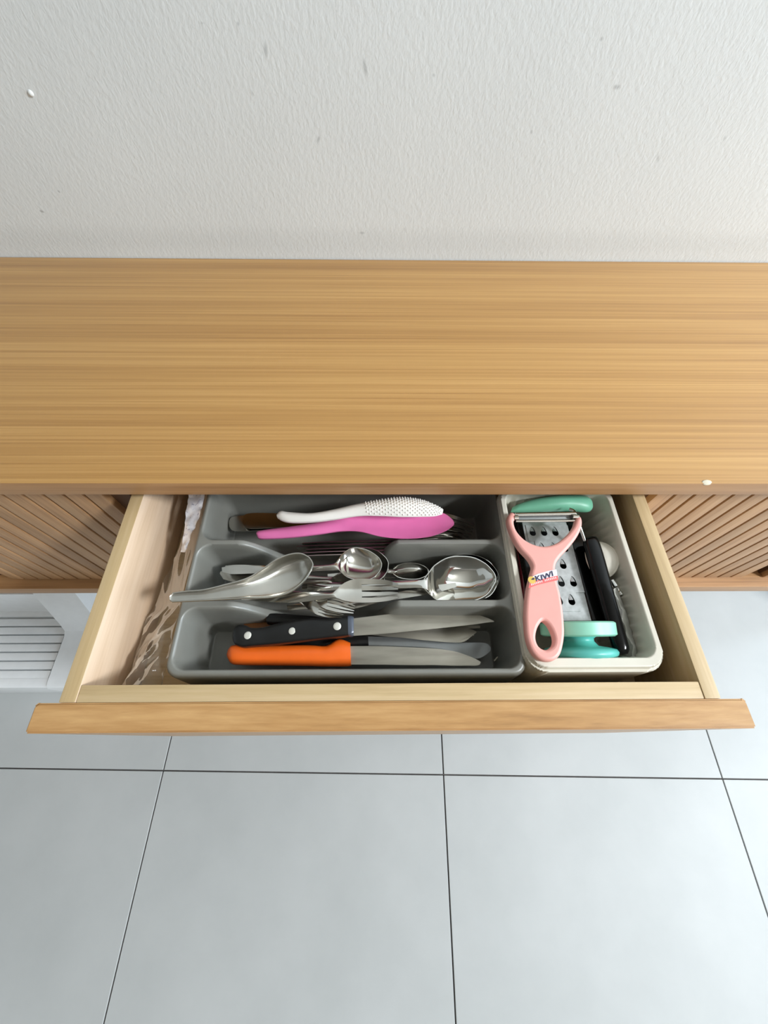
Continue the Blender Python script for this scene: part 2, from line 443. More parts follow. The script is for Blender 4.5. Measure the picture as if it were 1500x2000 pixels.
# tiles, 60 cm, laid slightly askew to the sideboard
TYAW, TX, TY = -0.01975, -0.4606, -0.0635
V, F = box_geo(-0.2987, 0.2987, -0.2987, 0.2987, -0.008, 0.0, 0.0006, 1)
tme = bpy.data.meshes.new('tile'); tme.from_pydata([tuple(v) for v in V], [], F); tme.materials.append(M['tile'])
ct, stn = math.cos(TYAW), math.sin(TYAW)
for i in range(-3, 4):
    for j in range(-4, 1):
        x, y = TX+(i+0.5)*0.6, TY+(j+0.5)*0.6
        t = link('tile', tme, (ct*x-stn*y, stn*x+ct*y, 0), floor)
        t.rotation_euler = (0, 0, TYAW)
# filler lump on the wall
V, F = lathe_geo((-0.3481, 0.5663, 0.8802), (0.15, -1, 0.1), [(-0.001, 0.0030), (0.0006, 0.0026), (0.0014, 0.0016), (0.0017, 0.0005)], 14)
obj('plaster_lump', V, F, 'plaster', wall)

# ---------------------------------------------------------------- sideboard
ZT, YF = 0.7218, 0.2044
ZU = ZT-0.0196                 # underside of the top
ZB = 0.4045                    # underside of the bottom board
YS = YF+0.016                  # slat faces, set back under the top
sb = empty('sideboard', (0.01, 0.38, 0), 'long honey oak sideboard with slatted doors and one drawer pulled open', 'sideboard')
X0, X1 = -1.16, 1.18
V, F = box_geo(X0, X1, YF, WY-0.001, ZU, ZT, 0.0012)
top = obj('top', V, F, 'oak_top', sb)
me = top.data; me.materials.append(M['oak_edge'])
for p in me.polygons:
    if p.normal.y < -0.8: p.material_index = 1
box('bottom_board', X0, X1, YF+0.001, WY-0.02, ZB, ZB+0.022, 'oak_edge', sb)
box('side_panel', X0, X0+0.02, YF+0.002, WY-0.02, ZB+0.022, ZU, 'oak_slat', sb)
box('side_panel', X1-0.02, X1, YF+0.002, WY-0.02, ZB+0.022, ZU, 'oak_slat', sb)
box('back_panel', X0+0.02, X1-0.02, WY-0.03, WY-0.02, ZB+0.022, ZU, 'drawer_x', sb)
for x in (-0.30, 0.315):
    box('divider_panel', x-0.008, x+0.008, YS+0.02, WY-0.03, ZB+0.022, ZU, 'groove', sb)
for x in (X0+0.06, X1-0.06):
    for y in (YF+0.05, WY-0.08):
        V, F = lathe_geo((x, y, 0.0), (0, 0, 1), [(0, 0.013), (0.004, 0.014), (0.2, 0.018), (ZB, 0.023)], 20)
        obj('leg', V, F, 'oak_edge', sb)
# tambour doors: vertical slats with dark gaps
PIT, GAP = 0.0205, 0.0034
V, F = box_geo(-(PIT-GAP)/2, (PIT-GAP)/2, 0, 0.008, 0, ZU-ZB-0.026, 0.0013, 2)
sme = bpy.data.meshes.new('slat'); sme.from_pydata([tuple(v) for v in V], [], F); sme.materials.append(M['oak_slat'])
sme.shade_smooth(); sme.set_sharp_from_angle(angle=math.radians(40))
def door(x0, x1, first):
    dr = box('door', x0, x1, YS+0.0075, YS+0.013, ZB+0.0225, ZU-0.001, 'groove', sb, 0)
    k = 0
    x = first
    while x+PIT/2 < x1:
        if x-PIT/2 > x0-0.001: link('slat', sme, (x, YS, ZB+0.0235), dr)
        x += PIT
door(0.2850, 0.5860, 0.2885+PIT/2-0.0205*0)
door(0.6060, 1.1580, 0.6065+PIT/2)
door(-0.5690, -0.2640, -0.5690+PIT/2)
door(-1.1380, -0.5890, -1.1375+PIT/2)
# chipped spot on the front edge of the top
V, F = lathe_geo((0.3037, 0.2056, 0.7218), (0, -0.6, 1), [(-0.0012, 0.0026), (0.0001, 0.0024), (0.0005, 0.0014), (0.0006, 0.0003)], 10)
V = [Vector((c.x+0.9*(c.x-(0.3037, 0.2056, 0.7218)[0]), c.y, c.z)) for c in V]
tag(obj('chip', V, F, 'chip', sb), 'small pale chip in the front edge')

# drawer, pulled out 19 cm
DL, DR, TH = -0.2451, 0.2670, 0.0125
ZD = 0.6882                       # rim of the drawer box
ZF = 0.602                      # drawer floor
YI, YL, YO = 0.0388, 0.0263, 0.0056
drw = link('drawer', None, (0.01, YI, ZF), sb); drw.empty_display_size = 0.02
V, F = box_geo(DL, DL+TH, YL, YI+0.40, ZF-0.012, ZD, 0.0012)
sp_ = obj('side_panel', V, F, 'drawer_side_lit', drw); sp_.data.materials.append(M['drawer_y'])  # lit side paler, upward edge darker: fall of light put into the wood colours
for p in sp_.data.polygons:
    if p.normal.z > 0.7: p.material_index = 1
V, F = box_geo(DR-TH, DR, YL, YI+0.40, ZF-0.012, ZD, 0.0012)
obj('side_panel', V, F, 'drawer_y', drw)
box('inner_front', DL+TH+0.0003, DR-TH-0.0003, YL, YI, ZF-0.012, ZD-0.0006, 'drawer_x', drw, 0.001)
box('back_panel', DL+TH+0.0003, DR-TH-0.0003, YI+0.388, YI+0.40, ZF-0.012, ZD-0.01, 'drawer_x', drw, 0.001)
box('bottom_panel', DL+TH+0.0003, DR-TH-0.0003, YI+0.0003, YI+0.3877, ZF-0.008, ZF, 'drawer_x', drw, 0)
bm = bmesh.new(); bmesh.ops.create_cube(bm, size=1)
fx0, fx1, fz0, fz1 = -0.2620, 0.2857, 0.445, ZD+0.0004
for v in bm.verts: v.co = ((fx0+fx1)/2+v.co.x*(fx1-fx0), (YO+YL)/2+v.co.y*(YL-YO-0.0003), (fz0+fz1)/2+v.co.z*(fz1-fz0))
ed = [e for e in bm.edges if abs(e.verts[0].co.x-e.verts[1].co.x) < 1e-5 and abs(e.verts[0].co.y-e.verts[1].co.y) < 1e-5 and e.verts[0].co.y > (YO+YL)/2]
bmesh.ops.bevel(bm, geom=ed, offset=0.0016, segments=3, affect='EDGES')
ed = [e for e in bm.edges if e.calc_face_angle(0) > 0.6]
bmesh.ops.bevel(bm, geom=ed, offset=0.0012, segments=2, affect='EDGES')
bm.verts.index_update()
obj('drawer_front', [v.co.copy() for v in bm.verts], [[v.index for v in f.verts] for f in bm.faces], 'lip', drw); bm.free()

# ---------------------------------------------------------------- grey cutlery tray
TR, TF = 0.6673, 0.6052          # rim height, compartment floor
COMP = [(0.0528, 0.1055), (0.1128, 0.1681), (0.1745, 0.2390)]
TXA, TXB = -0.1762, 0.1222
def tray_h(X, Y):
    h = np.full(X.shape, TR)
    inside = (X > TXA) & (X < TXB)
    dip = smooth((X+0.140)/0.062)*smooth((0.020-X)/0.034)
    dip = dip*smooth((X-TXA)/0.02)*smooth((TXB-X)/0.02)
    rim = np.where((Y > 0.09) & (Y < 0.19), TR-dip*(TR-TF)*0.93, TR)
    best = np.zeros(X.shape)
    for y0, y1 in COMP:
        d = rbox(X, Y, TXA, TXB, y0, y1, 0.012)
        best = np.maximum(best, smooth(np.clip((-d+0.0012)/0.0085, 0, 1))*0.55+np.clip((-d)/0.0075, 0, 1)*0.45)
    h = rim-(rim-TF)*best
    d = rbox(X, Y, -0.1820, 0.1272, 0.0462, 0.2460, 0.013)
    e = np.clip((d+0.0035)/0.0035, 0, 1)
    h = h-0.004*e*e
    h = np.where(d > 0, h-np.clip(d/0.0028, 0, 1)*0.075, h)
    return np.maximum(h, 0.6022)
V, F = height_geo(-0.188, 0.1275, 0.040, 0.2520, 0.0010, tray_h, 0.6028)
tag(obj('cutlery_tray', V, F, 'grey_plastic', smooth=60), 'grey plastic cutlery tray with three long compartments in the open drawer', 'tray')

# cream bin with fluted walls
BR, BF = 0.6773, 0.6062
def bin_h(X, Y):
    d = rbox(X, Y, 0.1300, 0.2362, 0.0588, 0.2240, 0.012)
    fl = 0.0013*np.sin((X+Y)*2*math.pi/0.009)*smooth((-d-0.0015)/0.003)
    t = np.clip((-d+fl)/0.010, 0, 1)
    h = BR-(BR-BF)*(0.6*smooth(t)+0.4*t)
    o = rbox(X, Y, 0.1255, 0.2412, 0.0515, 0.2300, 0.016)
    h = h-np.where(o > 0, 0.004*smooth(o/0.0006), 0)
    o2 = rbox(X, Y, 0.1236, 0.2432, 0.0482, 0.2330, 0.018)
    h = np.where(o2 > 0, h-np.clip(o2/0.0020, 0, 1)*0.09, h)
    return np.maximum(h, 0.6022)
V, F = height_geo(0.1215, 0.2462, 0.0450, 0.2362, 0.0008, bin_h, 0.6028)
tag(obj('storage_bin', V, F, 'white_plastic', smooth=60), 'cream plastic bin with rounded rim and fluted walls beside the grey tray', 'bin')

# ---------------------------------------------------------------- cutlery
def spoon(name, st, mat, label, group=None, n=6, cat='spoon', flat=0.0, rim=0.0006):
    V, F = sheet_geo(st, n, 14, flat)
    bowl = [q for q in st if abs(q[2]) > 0.002]
    if rim and bowl:
        i0 = st.index(bowl[0])-1; b = st[i0:]
        V, F = join((V, F), tube_geo([q[0] for q in b]+[q[1] for q in b[::-1]], rim, 6, 6))
    return tag(obj(name, V, F, mat, smooth=50), label, cat, group)

def fork_geo(st, tips, mids=None, nt=4, gap=0.34, th=0.0016):
    """st: handle and base stations (last one is where the slots begin); tips: [(A,B)] further edges along the tines"""
    g = [sheet_geo(st, 5)]
    edges = [(np.array(st[-1][0]), np.array(st[-1][1]), st[-1][2])]+[(np.array(a), np.array(b), d) for a, b, d in tips]
    for k in range(nt):
        u0, u1 = k/nt+gap/(2*nt), (k+1)/nt-gap/(2*nt)
        if k == 0: u0 = 0.0
        if k == nt-1: u1 = 1.0
        ss = []
        for j, (a, b, d) in enumerate(edges):
            um = (u0+u1)/2; w = (u1-u0)/2
            if j == len(edges)-1: w *= 0.45
            if j == 0: w += gap/(4*nt)
            va, vb = max(0, um-w), min(1, um+w)
            pa, pb = a+(b-a)*va, a+(b-a)*vb
            pa = pa.copy(); pb = pb.copy()
            pa[2] -= d*(1-(2*va-1)**2); pb[2] -= d*(1-(2*vb-1)**2)
            ss.append((pa, pb, 0.0, th))
        g.append(sheet_geo(ss, 4, 4))
    return join(*g)

def fork(name, st, tips, mat, label, group=None, **k):
    V, F = fork_geo(st, tips, **k)
    return tag(obj(name, V, F, mat, smooth=45), label, 'fork', group)

# -- middle compartment, from the bottom of the pile upward
fork('dessert_fork', [
    ((-0.1298,0.1550,0.6263),(-0.1290,0.1493,0.6263),0,.0016),((-0.0862,0.1522,0.6273),(-0.0858,0.1477,0.6273),0,.0016),((-0.0534,0.1488,0.6303),(-0.0526,0.1443,0.6303),-.0005,.002),
    ((-0.0267,0.1491,0.6323),(-0.0265,0.1424,0.6323),0,.0018),((-0.0151,0.1540,0.6313),(-0.0143,0.1383,0.6313),.001,.0016),((-0.0076,0.1553,0.6293),(-0.0069,0.1384,0.6293),.001,.0016)],
    [((0.0054,0.1552,0.6263),(0.0058,0.1405,0.6263),.001),((0.0172,0.1527,0.6283),(0.0175,0.1415,0.6283),.001)], 'satin',
    'steel fork buried under the nested spoons in the middle compartment')
spoon('table_spoon', [
    ((-0.1645,0.1509,0.6343),(-0.1597,0.1448,0.6343),0,.0016),((-0.1610,0.1533,0.6353),(-0.1473,0.1411,0.6353),0,.0018),((-0.1371,0.1512,0.6363),(-0.1343,0.1397,0.6363),0,.0018),((-0.1042,0.1450,0.6393),(-0.1031,0.1364,0.6393),-.001,.002),
    ((-0.0668,0.1409,0.6443),(-0.0654,0.1361,0.6443),-.002,.0024),((-0.0514,0.1414,0.6443),(-0.0496,0.1366,0.6443),-.001,.002),((-0.0441,0.1454,0.6423),(-0.0410,0.1335,0.6423),.001,.0015),((-0.0316,0.1528,0.6403),(-0.0266,0.1268,0.6403),.005,.0012),
    ((-0.0133,0.1542,0.6393),(-0.0093,0.1255,0.6393),.007,.0012),((-0.0001,0.1494,0.6403),(0.0020,0.1293,0.6403),.004,.0012),((0.0056,0.1413,0.6413),(0.0061,0.1359,0.6413),.001,.0012)], 'satin',
    'steel spoon with a flat blunt handle pointing left, its bowl under the fork')
spoon('teaspoon', [
    ((-0.0536,0.1516,0.6303),(-0.0533,0.1465,0.6303),0,.0015),((-0.0214,0.1532,0.6333),(-0.0213,0.1493,0.6333),0,.0018),((0.0052,0.1539,0.6373),(0.0052,0.1505,0.6373),0,.0022),((0.0148,0.1544,0.6373),(0.0147,0.1488,0.6373),-.001,.0018),
    ((0.0202,0.1587,0.6363),(0.0204,0.1453,0.6363),-.004,.0012),((0.0295,0.1614,0.6353),(0.0294,0.1439,0.6353),-.008,.0012),((0.0403,0.1612,0.6343),(0.0401,0.1443,0.6343),-.008,.0012),((0.0483,0.1582,0.6333),(0.0477,0.1474,0.6333),-.004,.0012),
    ((0.0514,0.1547,0.6333),(0.0511,0.1508,0.6333),-.001,.0012)], 'steel',
    'small steel teaspoon lying bowl-down between the two spoon nests')
V, F = sheet_geo([
    ((-0.0904,0.1161,0.6403),(-0.0888,0.1105,0.6403),0,.0025),((-0.0703,0.1173,0.6413),(-0.0688,0.1112,0.6413),-.001,.003),((-0.0300,0.1173,0.6443),(-0.0288,0.1102,0.6443),-.001,.003),((-0.0001,0.1227,0.6463),(0.0014,0.1166,0.6463),0,.002),
    ((0.0301,0.1281,0.6483),(0.0318,0.1209,0.6483),0,.0018),((0.0557,0.1331,0.6473),(0.0572,0.1258,0.6473),0,.0015),((0.0769,0.1368,0.6443),(0.0775,0.1325,0.6443),0,.001)], 6, 6)
tag(obj('table_knife', V, F, 'satin', smooth=40), 'plain steel knife slanting under the large serving spoon', 'knife')
spoon('serving_spoon', [
    ((-0.0788,0.1418,0.6343),(-0.0780,0.1332,0.6343),0,.002),((-0.0415,0.1394,0.6393),(-0.0412,0.1319,0.6393),-.001,.002),((0.0203,0.1382,0.6483),(0.0201,0.1313,0.6483),-.001,.0025),((0.0474,0.1376,0.6513),(0.0469,0.1286,0.6513),0,.002),
    ((0.0542,0.1459,0.6503),(0.0545,0.1212,0.6503),.003,.0015),((0.0633,0.1568,0.6493),(0.0623,0.1175,0.6493),.009,.0012),((0.0788,0.1645,0.6483),(0.0774,0.1172,0.6483),.015,.0012),((0.0970,0.1654,0.6473),(0.0945,0.1175,0.6473),.017,.0012),
    ((0.1110,0.1592,0.6473),(0.1087,0.1225,0.6473),.011,.0012),((0.1181,0.1497,0.6473),(0.1173,0.1335,0.6473),.004,.0012),((0.1198,0.1437,0.6473),(0.1196,0.1388,0.6473),.0005,.0012)], 'mirror',
    'large steel serving spoon underneath its twin, only the rim showing', 'nested serving spoons')
spoon('serving_spoon', [
    ((-0.0719,0.1379,0.6423),(-0.0712,0.1294,0.6423),0,.002),((-0.0408,0.1364,0.6463),(-0.0404,0.1285,0.6463),-.001,.002),((0.0174,0.1346,0.6553),(0.0172,0.1274,0.6553),-.001,.0025),((0.0436,0.1350,0.6583),(0.0431,0.1263,0.6583),0,.002),
    ((0.0491,0.1428,0.6573),(0.0501,0.1190,0.6573),.003,.0015),((0.0569,0.1517,0.6563),(0.0563,0.1153,0.6563),.008,.0012),((0.0720,0.1598,0.6553),(0.0711,0.1151,0.6553),.0145,.0012),((0.0924,0.1602,0.6543),(0.0899,0.1153,0.6543),.0165,.0012),
    ((0.1051,0.1541,0.6543),(0.1033,0.1208,0.6543),.010,.0012),((0.1122,0.1459,0.6543),(0.1116,0.1305,0.6543),.004,.0012),((0.1145,0.1405,0.6543),(0.1144,0.1358,0.6543),.0005,.0012)], 'mirror',
    'large mirror-bright serving spoon facing up at the right end of the pile', 'nested serving spoons')
spoon('soup_spoon', [
    ((-0.1567,0.1558,0.6433),(-0.1558,0.1508,0.6433),0,.0018),((-0.1405,0.1561,0.6453),(-0.1392,0.1478,0.6453),0,.0018),((-0.0927,0.1527,0.6493),(-0.0920,0.1462,0.6493),-.001,.002),((-0.0509,0.1506,0.6543),(-0.0501,0.1463,0.6543),-.001,.0024),((-0.0368,0.1544,0.6543),(-0.0344,0.1457,0.6543),0,.0018),
    ((-0.0287,0.1658,0.6523),(-0.0252,0.1385,0.6523),.006,.0012),((-0.0169,0.1719,0.6513),(-0.0111,0.1356,0.6513),.010,.0012),((-0.0027,0.1690,0.6513),(0.0009,0.1377,0.6513),.010,.0012),((0.0062,0.1616,0.6513),(0.0076,0.1451,0.6513),.004,.0012),((0.0092,0.1561,0.6513),(0.0092,0.1511,0.6513),.0005,.0012)], 'steel',
    'round-bowled steel spoon underneath another, its rim showing to the right', 'nested soup spoons')
spoon('soup_spoon', [
    ((-0.1579,0.1521,0.6483),(-0.1565,0.1472,0.6483),0,.0018),((-0.1490,0.1528,0.6493),(-0.1466,0.1447,0.6493),0,.0018),((-0.1283,0.1529,0.6503),(-0.1271,0.1448,0.6503),0,.0018),((-0.0915,0.1512,0.6543),(-0.0908,0.1448,0.6543),-.001,.002),((-0.0523,0.1502,0.6593),(-0.0511,0.1459,0.6593),-.001,.0024),((-0.0414,0.1534,0.6593),(-0.0390,0.1449,0.6593),0,.0018),
    ((-0.0350,0.1636,0.6573),(-0.0309,0.1382,0.6573),.006,.0012),((-0.0249,0.1697,0.6563),(-0.0190,0.1354,0.6563),.010,.0012),((-0.0114,0.1668,0.6563),(-0.0070,0.1369,0.6563),.010,.0012),((-0.0016,0.1601,0.6563),(-0.0001,0.1433,0.6563),.004,.0012),((0.0020,0.1546,0.6563),(0.0025,0.1497,0.6563),.0005,.0012)], 'steel',
    'round-bowled steel spoon on top of its twin in the middle of the pile', 'nested soup spoons')
fork('table_fork', [
    ((-0.1194,0.1235,0.6483),(-0.1186,0.1184,0.6483),0,.0016),((-0.0990,0.1222,0.6503),(-0.0982,0.1162,0.6503),0,.0018),((-0.0794,0.1197,0.6533),(-0.0780,0.1147,0.6533),-.001,.002),((-0.0703,0.1153,0.6563),(-0.0698,0.1099,0.6563),0,.0018),
    ((-0.0637,0.1151,0.6583),(-0.0638,0.1049,0.6583),.001,.0016),((-0.0556,0.1118,0.6593),(-0.0567,0.1008,0.6593),.001,.0016)],
    [((-0.0440,0.1082,0.6583),(-0.0463,0.0987,0.6583),.001),((-0.0326,0.1042,0.6553),(-0.0343,0.0989,0.6553),.0005)], 'steel',
    'steel fork lying lowest, tines slanting over the divider towards the black knife', 'forks in the middle compartment')
fork('table_fork', [
    ((-0.1090,0.1272,0.6523),(-0.1083,0.1221,0.6523),0,.0016),((-0.0784,0.1243,0.6563),(-0.0779,0.1193,0.6563),-.001,.002),((-0.0619,0.1204,0.6603),(-0.0615,0.1155,0.6603),0,.0018),
    ((-0.0554,0.1212,0.6623),(-0.0555,0.1090,0.6623),.001,.0016),((-0.0480,0.1189,0.6633),(-0.0485,0.1049,0.6633),.001,.0016)],
    [((-0.0354,0.1153,0.6623),(-0.0367,0.1023,0.6623),.001),((-0.0221,0.1098,0.6593),(-0.0237,0.1016,0.6593),.0005)], 'steel',
    'steel fork sandwiched between two other forks, tines slanting down right', 'forks in the middle compartment')
fork('table_fork', [
    ((-0.1316,0.1219,0.6563),(-0.1297,0.1159,0.6563),0,.0018),((-0.1066,0.1219,0.6593),(-0.1055,0.1135,0.6593),0,.0018),((-0.0833,0.1213,0.6623),(-0.0808,0.1115,0.6623),-.0005,.002),((-0.0596,0.1204,0.6663),(-0.0581,0.1126,0.6663),-.001,.0022),((-0.0449,0.1184,0.6693),(-0.0442,0.1141,0.6693),-.001,.0022),
    ((-0.0399,0.1209,0.6693),(-0.0385,0.1136,0.6693),0,.0018),((-0.0336,0.1276,0.6683),(-0.0320,0.1115,0.6683),.001,.0016),((-0.0252,0.1320,0.6673),(-0.0236,0.1103,0.6673),.002,.0016),((-0.0166,0.1333,0.6663),(-0.0156,0.1101,0.6663),.002,.0016)],
    [((-0.0025,0.1335,0.6643),(-0.0024,0.1111,0.6643),.002),((0.0096,0.1316,0.6653),(0.0094,0.1122,0.6653),.001),((0.0181,0.1281,0.6693),(0.0173,0.1124,0.6693),.0005)], 'steel',
    'steel fork on top of the pile with four tines pointing right', 'forks in the middle compartment')
# oriental soup spoon on top: flat-bottomed bowl and channelled handle
spoon('oriental_spoon', [
    ((-0.1825,0.1101,0.6863),(-0.1818,0.1074,0.6863),.0002,.003),((-0.1805,0.1129,0.6863),(-0.1791,0.1055,0.6863),.0015,.0035),((-0.1690,0.1150,0.6853),(-0.1665,0.1063,0.6853),.0025,.004),((-0.1545,0.1167,0.6843),(-0.1516,0.1074,0.6843),.003,.004),((-0.1376,0.1221,0.6823),(-0.1334,0.1089,0.6823),.0035,.0035),
    ((-0.1249,0.1262,0.6813),(-0.1177,0.1101,0.6813),.005,.0022),((-0.1158,0.1309,0.6803),(-0.1063,0.1104,0.6803),.008,.0014),((-0.1064,0.1388,0.6793),(-0.0940,0.1116,0.6793),.012,.0012),((-0.0957,0.1474,0.6793),(-0.0817,0.1153,0.6793),.0145,.0012),((-0.0843,0.1525,0.6793),(-0.0710,0.1234,0.6793),.0145,.0012),
    ((-0.0743,0.1536,0.6793),(-0.0644,0.1332,0.6793),.010,.0012),((-0.0668,0.1504,0.6793),(-0.0617,0.1402,0.6793),.004,.0012),((-0.0637,0.1473,0.6793),(-0.0615,0.1432,0.6793),.0005,.0012)], 'satin',
    'steel oriental soup spoon on top of the pile, handle overhanging the tray rim', n=6, flat=1.0, rim=0.0008)

# -- back compartment
H = 'long forks in the back compartment'
fork('serving_fork', [
    ((-0.1702,0.2174,0.6243),(-0.1684,0.2102,0.6243),0,.002),((-0.1656,0.2228,0.6253),(-0.1613,0.2045,0.6253),.0008,.002),((-0.1400,0.2242,0.6263),(-0.1360,0.2046,0.6263),.0008,.002),((-0.0809,0.2200,0.6303),(-0.0797,0.2064,0.6303),0,.002),((-0.0113,0.2123,0.6383),(-0.0113,0.2066,0.6383),-.001,.0025),
    ((0.0223,0.2129,0.6443),(0.0220,0.1991,0.6443),.001,.0018),((0.0419,0.2156,0.6463),(0.0409,0.1943,0.6463),.002,.0016)],
    [((0.0671,0.2128,0.6443),(0.0644,0.1910,0.6443),.001),((0.0878,0.2095,0.6363),(0.0832,0.1906,0.6363),.001),((0.1053,0.2089,0.6223),(0.0983,0.1923,0.6223),.0005)], 'steel',
    'long steel fork whose handle end reaches furthest left under the paddles', H)
fork('serving_fork', [
    ((-0.1535,0.2181,0.6303),(-0.1518,0.2109,0.6303),0,.002),((-0.1478,0.2234,0.6313),(-0.1437,0.2046,0.6313),.0008,.002),((-0.1237,0.2230,0.6333),(-0.1201,0.2042,0.6333),.0008,.002),((-0.0738,0.2175,0.6383),(-0.0727,0.2048,0.6383),0,.002),((-0.0111,0.2118,0.6463),(-0.0111,0.2061,0.6463),-.001,.0025),
    ((0.0220,0.2122,0.6523),(0.0216,0.1998,0.6523),.001,.0018),((0.0412,0.2149,0.6543),(0.0403,0.1951,0.6543),.002,.0016)],
    [((0.0661,0.2135,0.6523),(0.0636,0.1937,0.6523),.001),((0.0878,0.2115,0.6443),(0.0839,0.1941,0.6443),.001),((0.1073,0.2100,0.6303),(0.1023,0.1960,0.6303),.0005)], 'steel',
    'long steel fork just right of its twin, tine tips past the pink paddle', H)
# five thin forks standing on edge
for k in range(5):
    dy = -k*0.0033; dx = (0, -0.006, 0.004, 0.001, -0.003)[k]
    def edge(p, w, th):
        a = np.array(p)+np.array((dx, dy, -k*0.0010))
        return (a+np.array((0, th/2, -w/2)), a-np.array((0, th/2, w/2)), w/2)
    g = [bar_geo([edge((-0.0809,0.1809,0.6433), .004, .0010), edge((-0.0764,0.1810,0.6443), .010, .0016), edge((-0.0537,0.1813,0.6463), .010, .0018), edge((-0.0107,0.1814,0.6483), .005, .0022), edge((0.0214,0.1832,0.6483), .006, .0022), edge((0.0350,0.1860,0.6473), .014, .0018), edge((0.0488,0.1889,0.6463), .015, .0016)], 4, 10, 3.0)]
    for q in range(4):
        o = np.array((0, 0, -q*0.0040))
        tine = [edge(np.array(p)+o, .0024, .0016) for p in ((0.0477,0.1890,0.6461), (0.0656,0.1916,0.6443), (0.0858,0.1941,0.6393))]
        g.append(bar_geo(tine, 3, 6))
    V, F = join(*g)
    tag(obj('dessert_fork', V, F, 'satin', smooth=50),
         ('thin steel fork on edge, rearmost of the row under the pink paddle', 'thin steel fork on edge, second from the back of the row under the pink paddle',
          'thin steel fork on edge, middle of the row under the pink paddle', 'thin steel fork on edge, second from the divider under the pink paddle',
          'thin steel fork on edge, nearest the divider under the pink paddle')[k], 'fork', 'forks standing on edge')
V, F = sheet_geo([
    ((-0.1266,0.1866,0.6563),(-0.1250,0.1830,0.6563),-.001,.005),((-0.1221,0.1885,0.6583),(-0.1199,0.1797,0.6583),-.003,.006),((-0.0938,0.1905,0.6623),(-0.0915,0.1789,0.6623),-.003,.006),((-0.0642,0.1931,0.6663),(-0.0627,0.1804,0.6663),-.003,.006),((-0.0417,0.1968,0.6693),(-0.0389,0.1823,0.6693),-.001,.005),
    ((-0.0209,0.2023,0.6713),(-0.0189,0.1807,0.6713),.003,.003),((0.0026,0.2071,0.6723),(0.0025,0.1745,0.6723),.006,.002),((0.0262,0.2083,0.6723),(0.0261,0.1723,0.6723),.007,.002),((0.0498,0.2059,0.6723),(0.0494,0.1745,0.6723),.006,.002),
    ((0.0667,0.2004,0.6723),(0.0651,0.1801,0.6723),.003,.002),((0.0739,0.1939,0.6723),(0.0727,0.1852,0.6723),.001,.002),((0.0757,0.1904,0.6723),(0.0755,0.1881,0.6723),.0002,.002)], 6, 12)
tag(obj('rice_paddle', V, F, 'pink', smooth=60), 'smooth bright pink plastic rice paddle in the back compartment', 'rice paddle', 'rice paddles')
wp_st = [
    ((-0.1013,0.1949,0.6803),(-0.1005,0.1921,0.6803),-.001,.004),((-0.0975,0.1984,0.6813),(-0.0943,0.1881,0.6813),-.003,.006),((-0.0885,0.1967,0.6823),(-0.0848,0.1858,0.6823),-.003,.006),((-0.0668,0.1944,0.6843),(-0.0656,0.1853,0.6843),-.003,.006),((-0.0452,0.1973,0.6863),(-0.0437,0.1870,0.6863),-.003,.006),
    ((-0.0237,0.2020,0.6883),(-0.0213,0.1893,0.6883),-.004,.005),((-0.0025,0.2061,0.6893),(-0.0010,0.1888,0.6893),-.006,.003),((0.0203,0.2096,0.6893),(0.0207,0.1876,0.6893),-.008,.002),((0.0406,0.2078,0.6883),(0.0396,0.1882,0.6883),-.007,.002),((0.0556,0.2019,0.6873),(0.0537,0.1893,0.6873),-.004,.002),
    ((0.0635,0.1973,0.6863),(0.0620,0.1921,0.6863),-.001,.002)]
V, F = sheet_geo(wp_st, 6, 12)
wp = tag(obj('rice_paddle', V, F, 'white', smooth=60), 'white plastic rice paddle with dimpled head lying on the pink paddle', 'rice paddle', 'rice paddles')
rows = catmull([[*a, *b, d, t] for a, b, d, t in wp_st], 8)
bumps = []
for ri, r in enumerate(rows[44:-2]):
    A, B, dd = r[:3], r[3:6], r[6]
    w = np.linalg.norm(B-A); n = max(2, int(w/0.0028))
    for k in range(n):
        t = -0.95+1.9*(k+0.25+0.5*(ri % 2))/n
        p = A+(B-A)*(t+1)/2; p[2] += -dd*(1-t*t)
        bumps.append(lathe_geo(p, (0, -t*0.6 if dd < 0 else 0, 1), [(-.0003, .0009), (.0004, .0007), (.0009, .0003)], 7))
V, F = join(*bumps)
tag(obj('dimples', V, F, 'white', wp, smooth=80), kind='stuff')

# -- front compartment: knives
def knife_root(name, p, label, group='knives in the front compartment'):
    return empty(name, p, label, 'knife', group)
def handle(st, mat, parent, power=3.0, **k):
    V, F = bar_geo(st, power=power, **k); return obj('handle', V, F, mat, parent, smooth=50)
def blade(st, mat, parent, **k):
    V, F = sheet_geo(st, 5, 6, **k); return obj('blade', V, F, mat, parent, smooth=35)

k = knife_root('wooden_knife', (-0.0208,0.1008,0.6183), 'knife with a brown wooden handle glimpsed beneath the riveted black knife')
handle([((-0.1340,0.1003,0.6223),(-0.1334,0.0962,0.6223),.003),((-0.1303,0.1028,0.6223),(-0.1289,0.0937,0.6223),.0045),((-0.0924,0.1039,0.6233),(-0.0914,0.0943,0.6233),.005),((-0.0259,0.1068,0.6233),(-0.0256,0.0966,0.6233),.005)], 'brown', k)
blade([((-0.0279,0.1057,0.6233),(-0.0276,0.0956,0.6233),0,.0012),((0.0309,0.1053,0.6223),(0.0306,0.0956,0.6223),0,.0012),((0.0777,0.1035,0.6203),(0.0771,0.0964,0.6203),0,.001),((0.1009,0.1024,0.6183),(0.1003,0.0977,0.6183),0,.0008),((0.1023,0.1013,0.6183),(0.1019,0.0977,0.6183),0,.0006)], 'blade', k)
k = knife_root('serrated_knife', (-0.0104,0.0987,0.6203), 'black handled steak knife with a pointed serrated tip under the riveted knife')
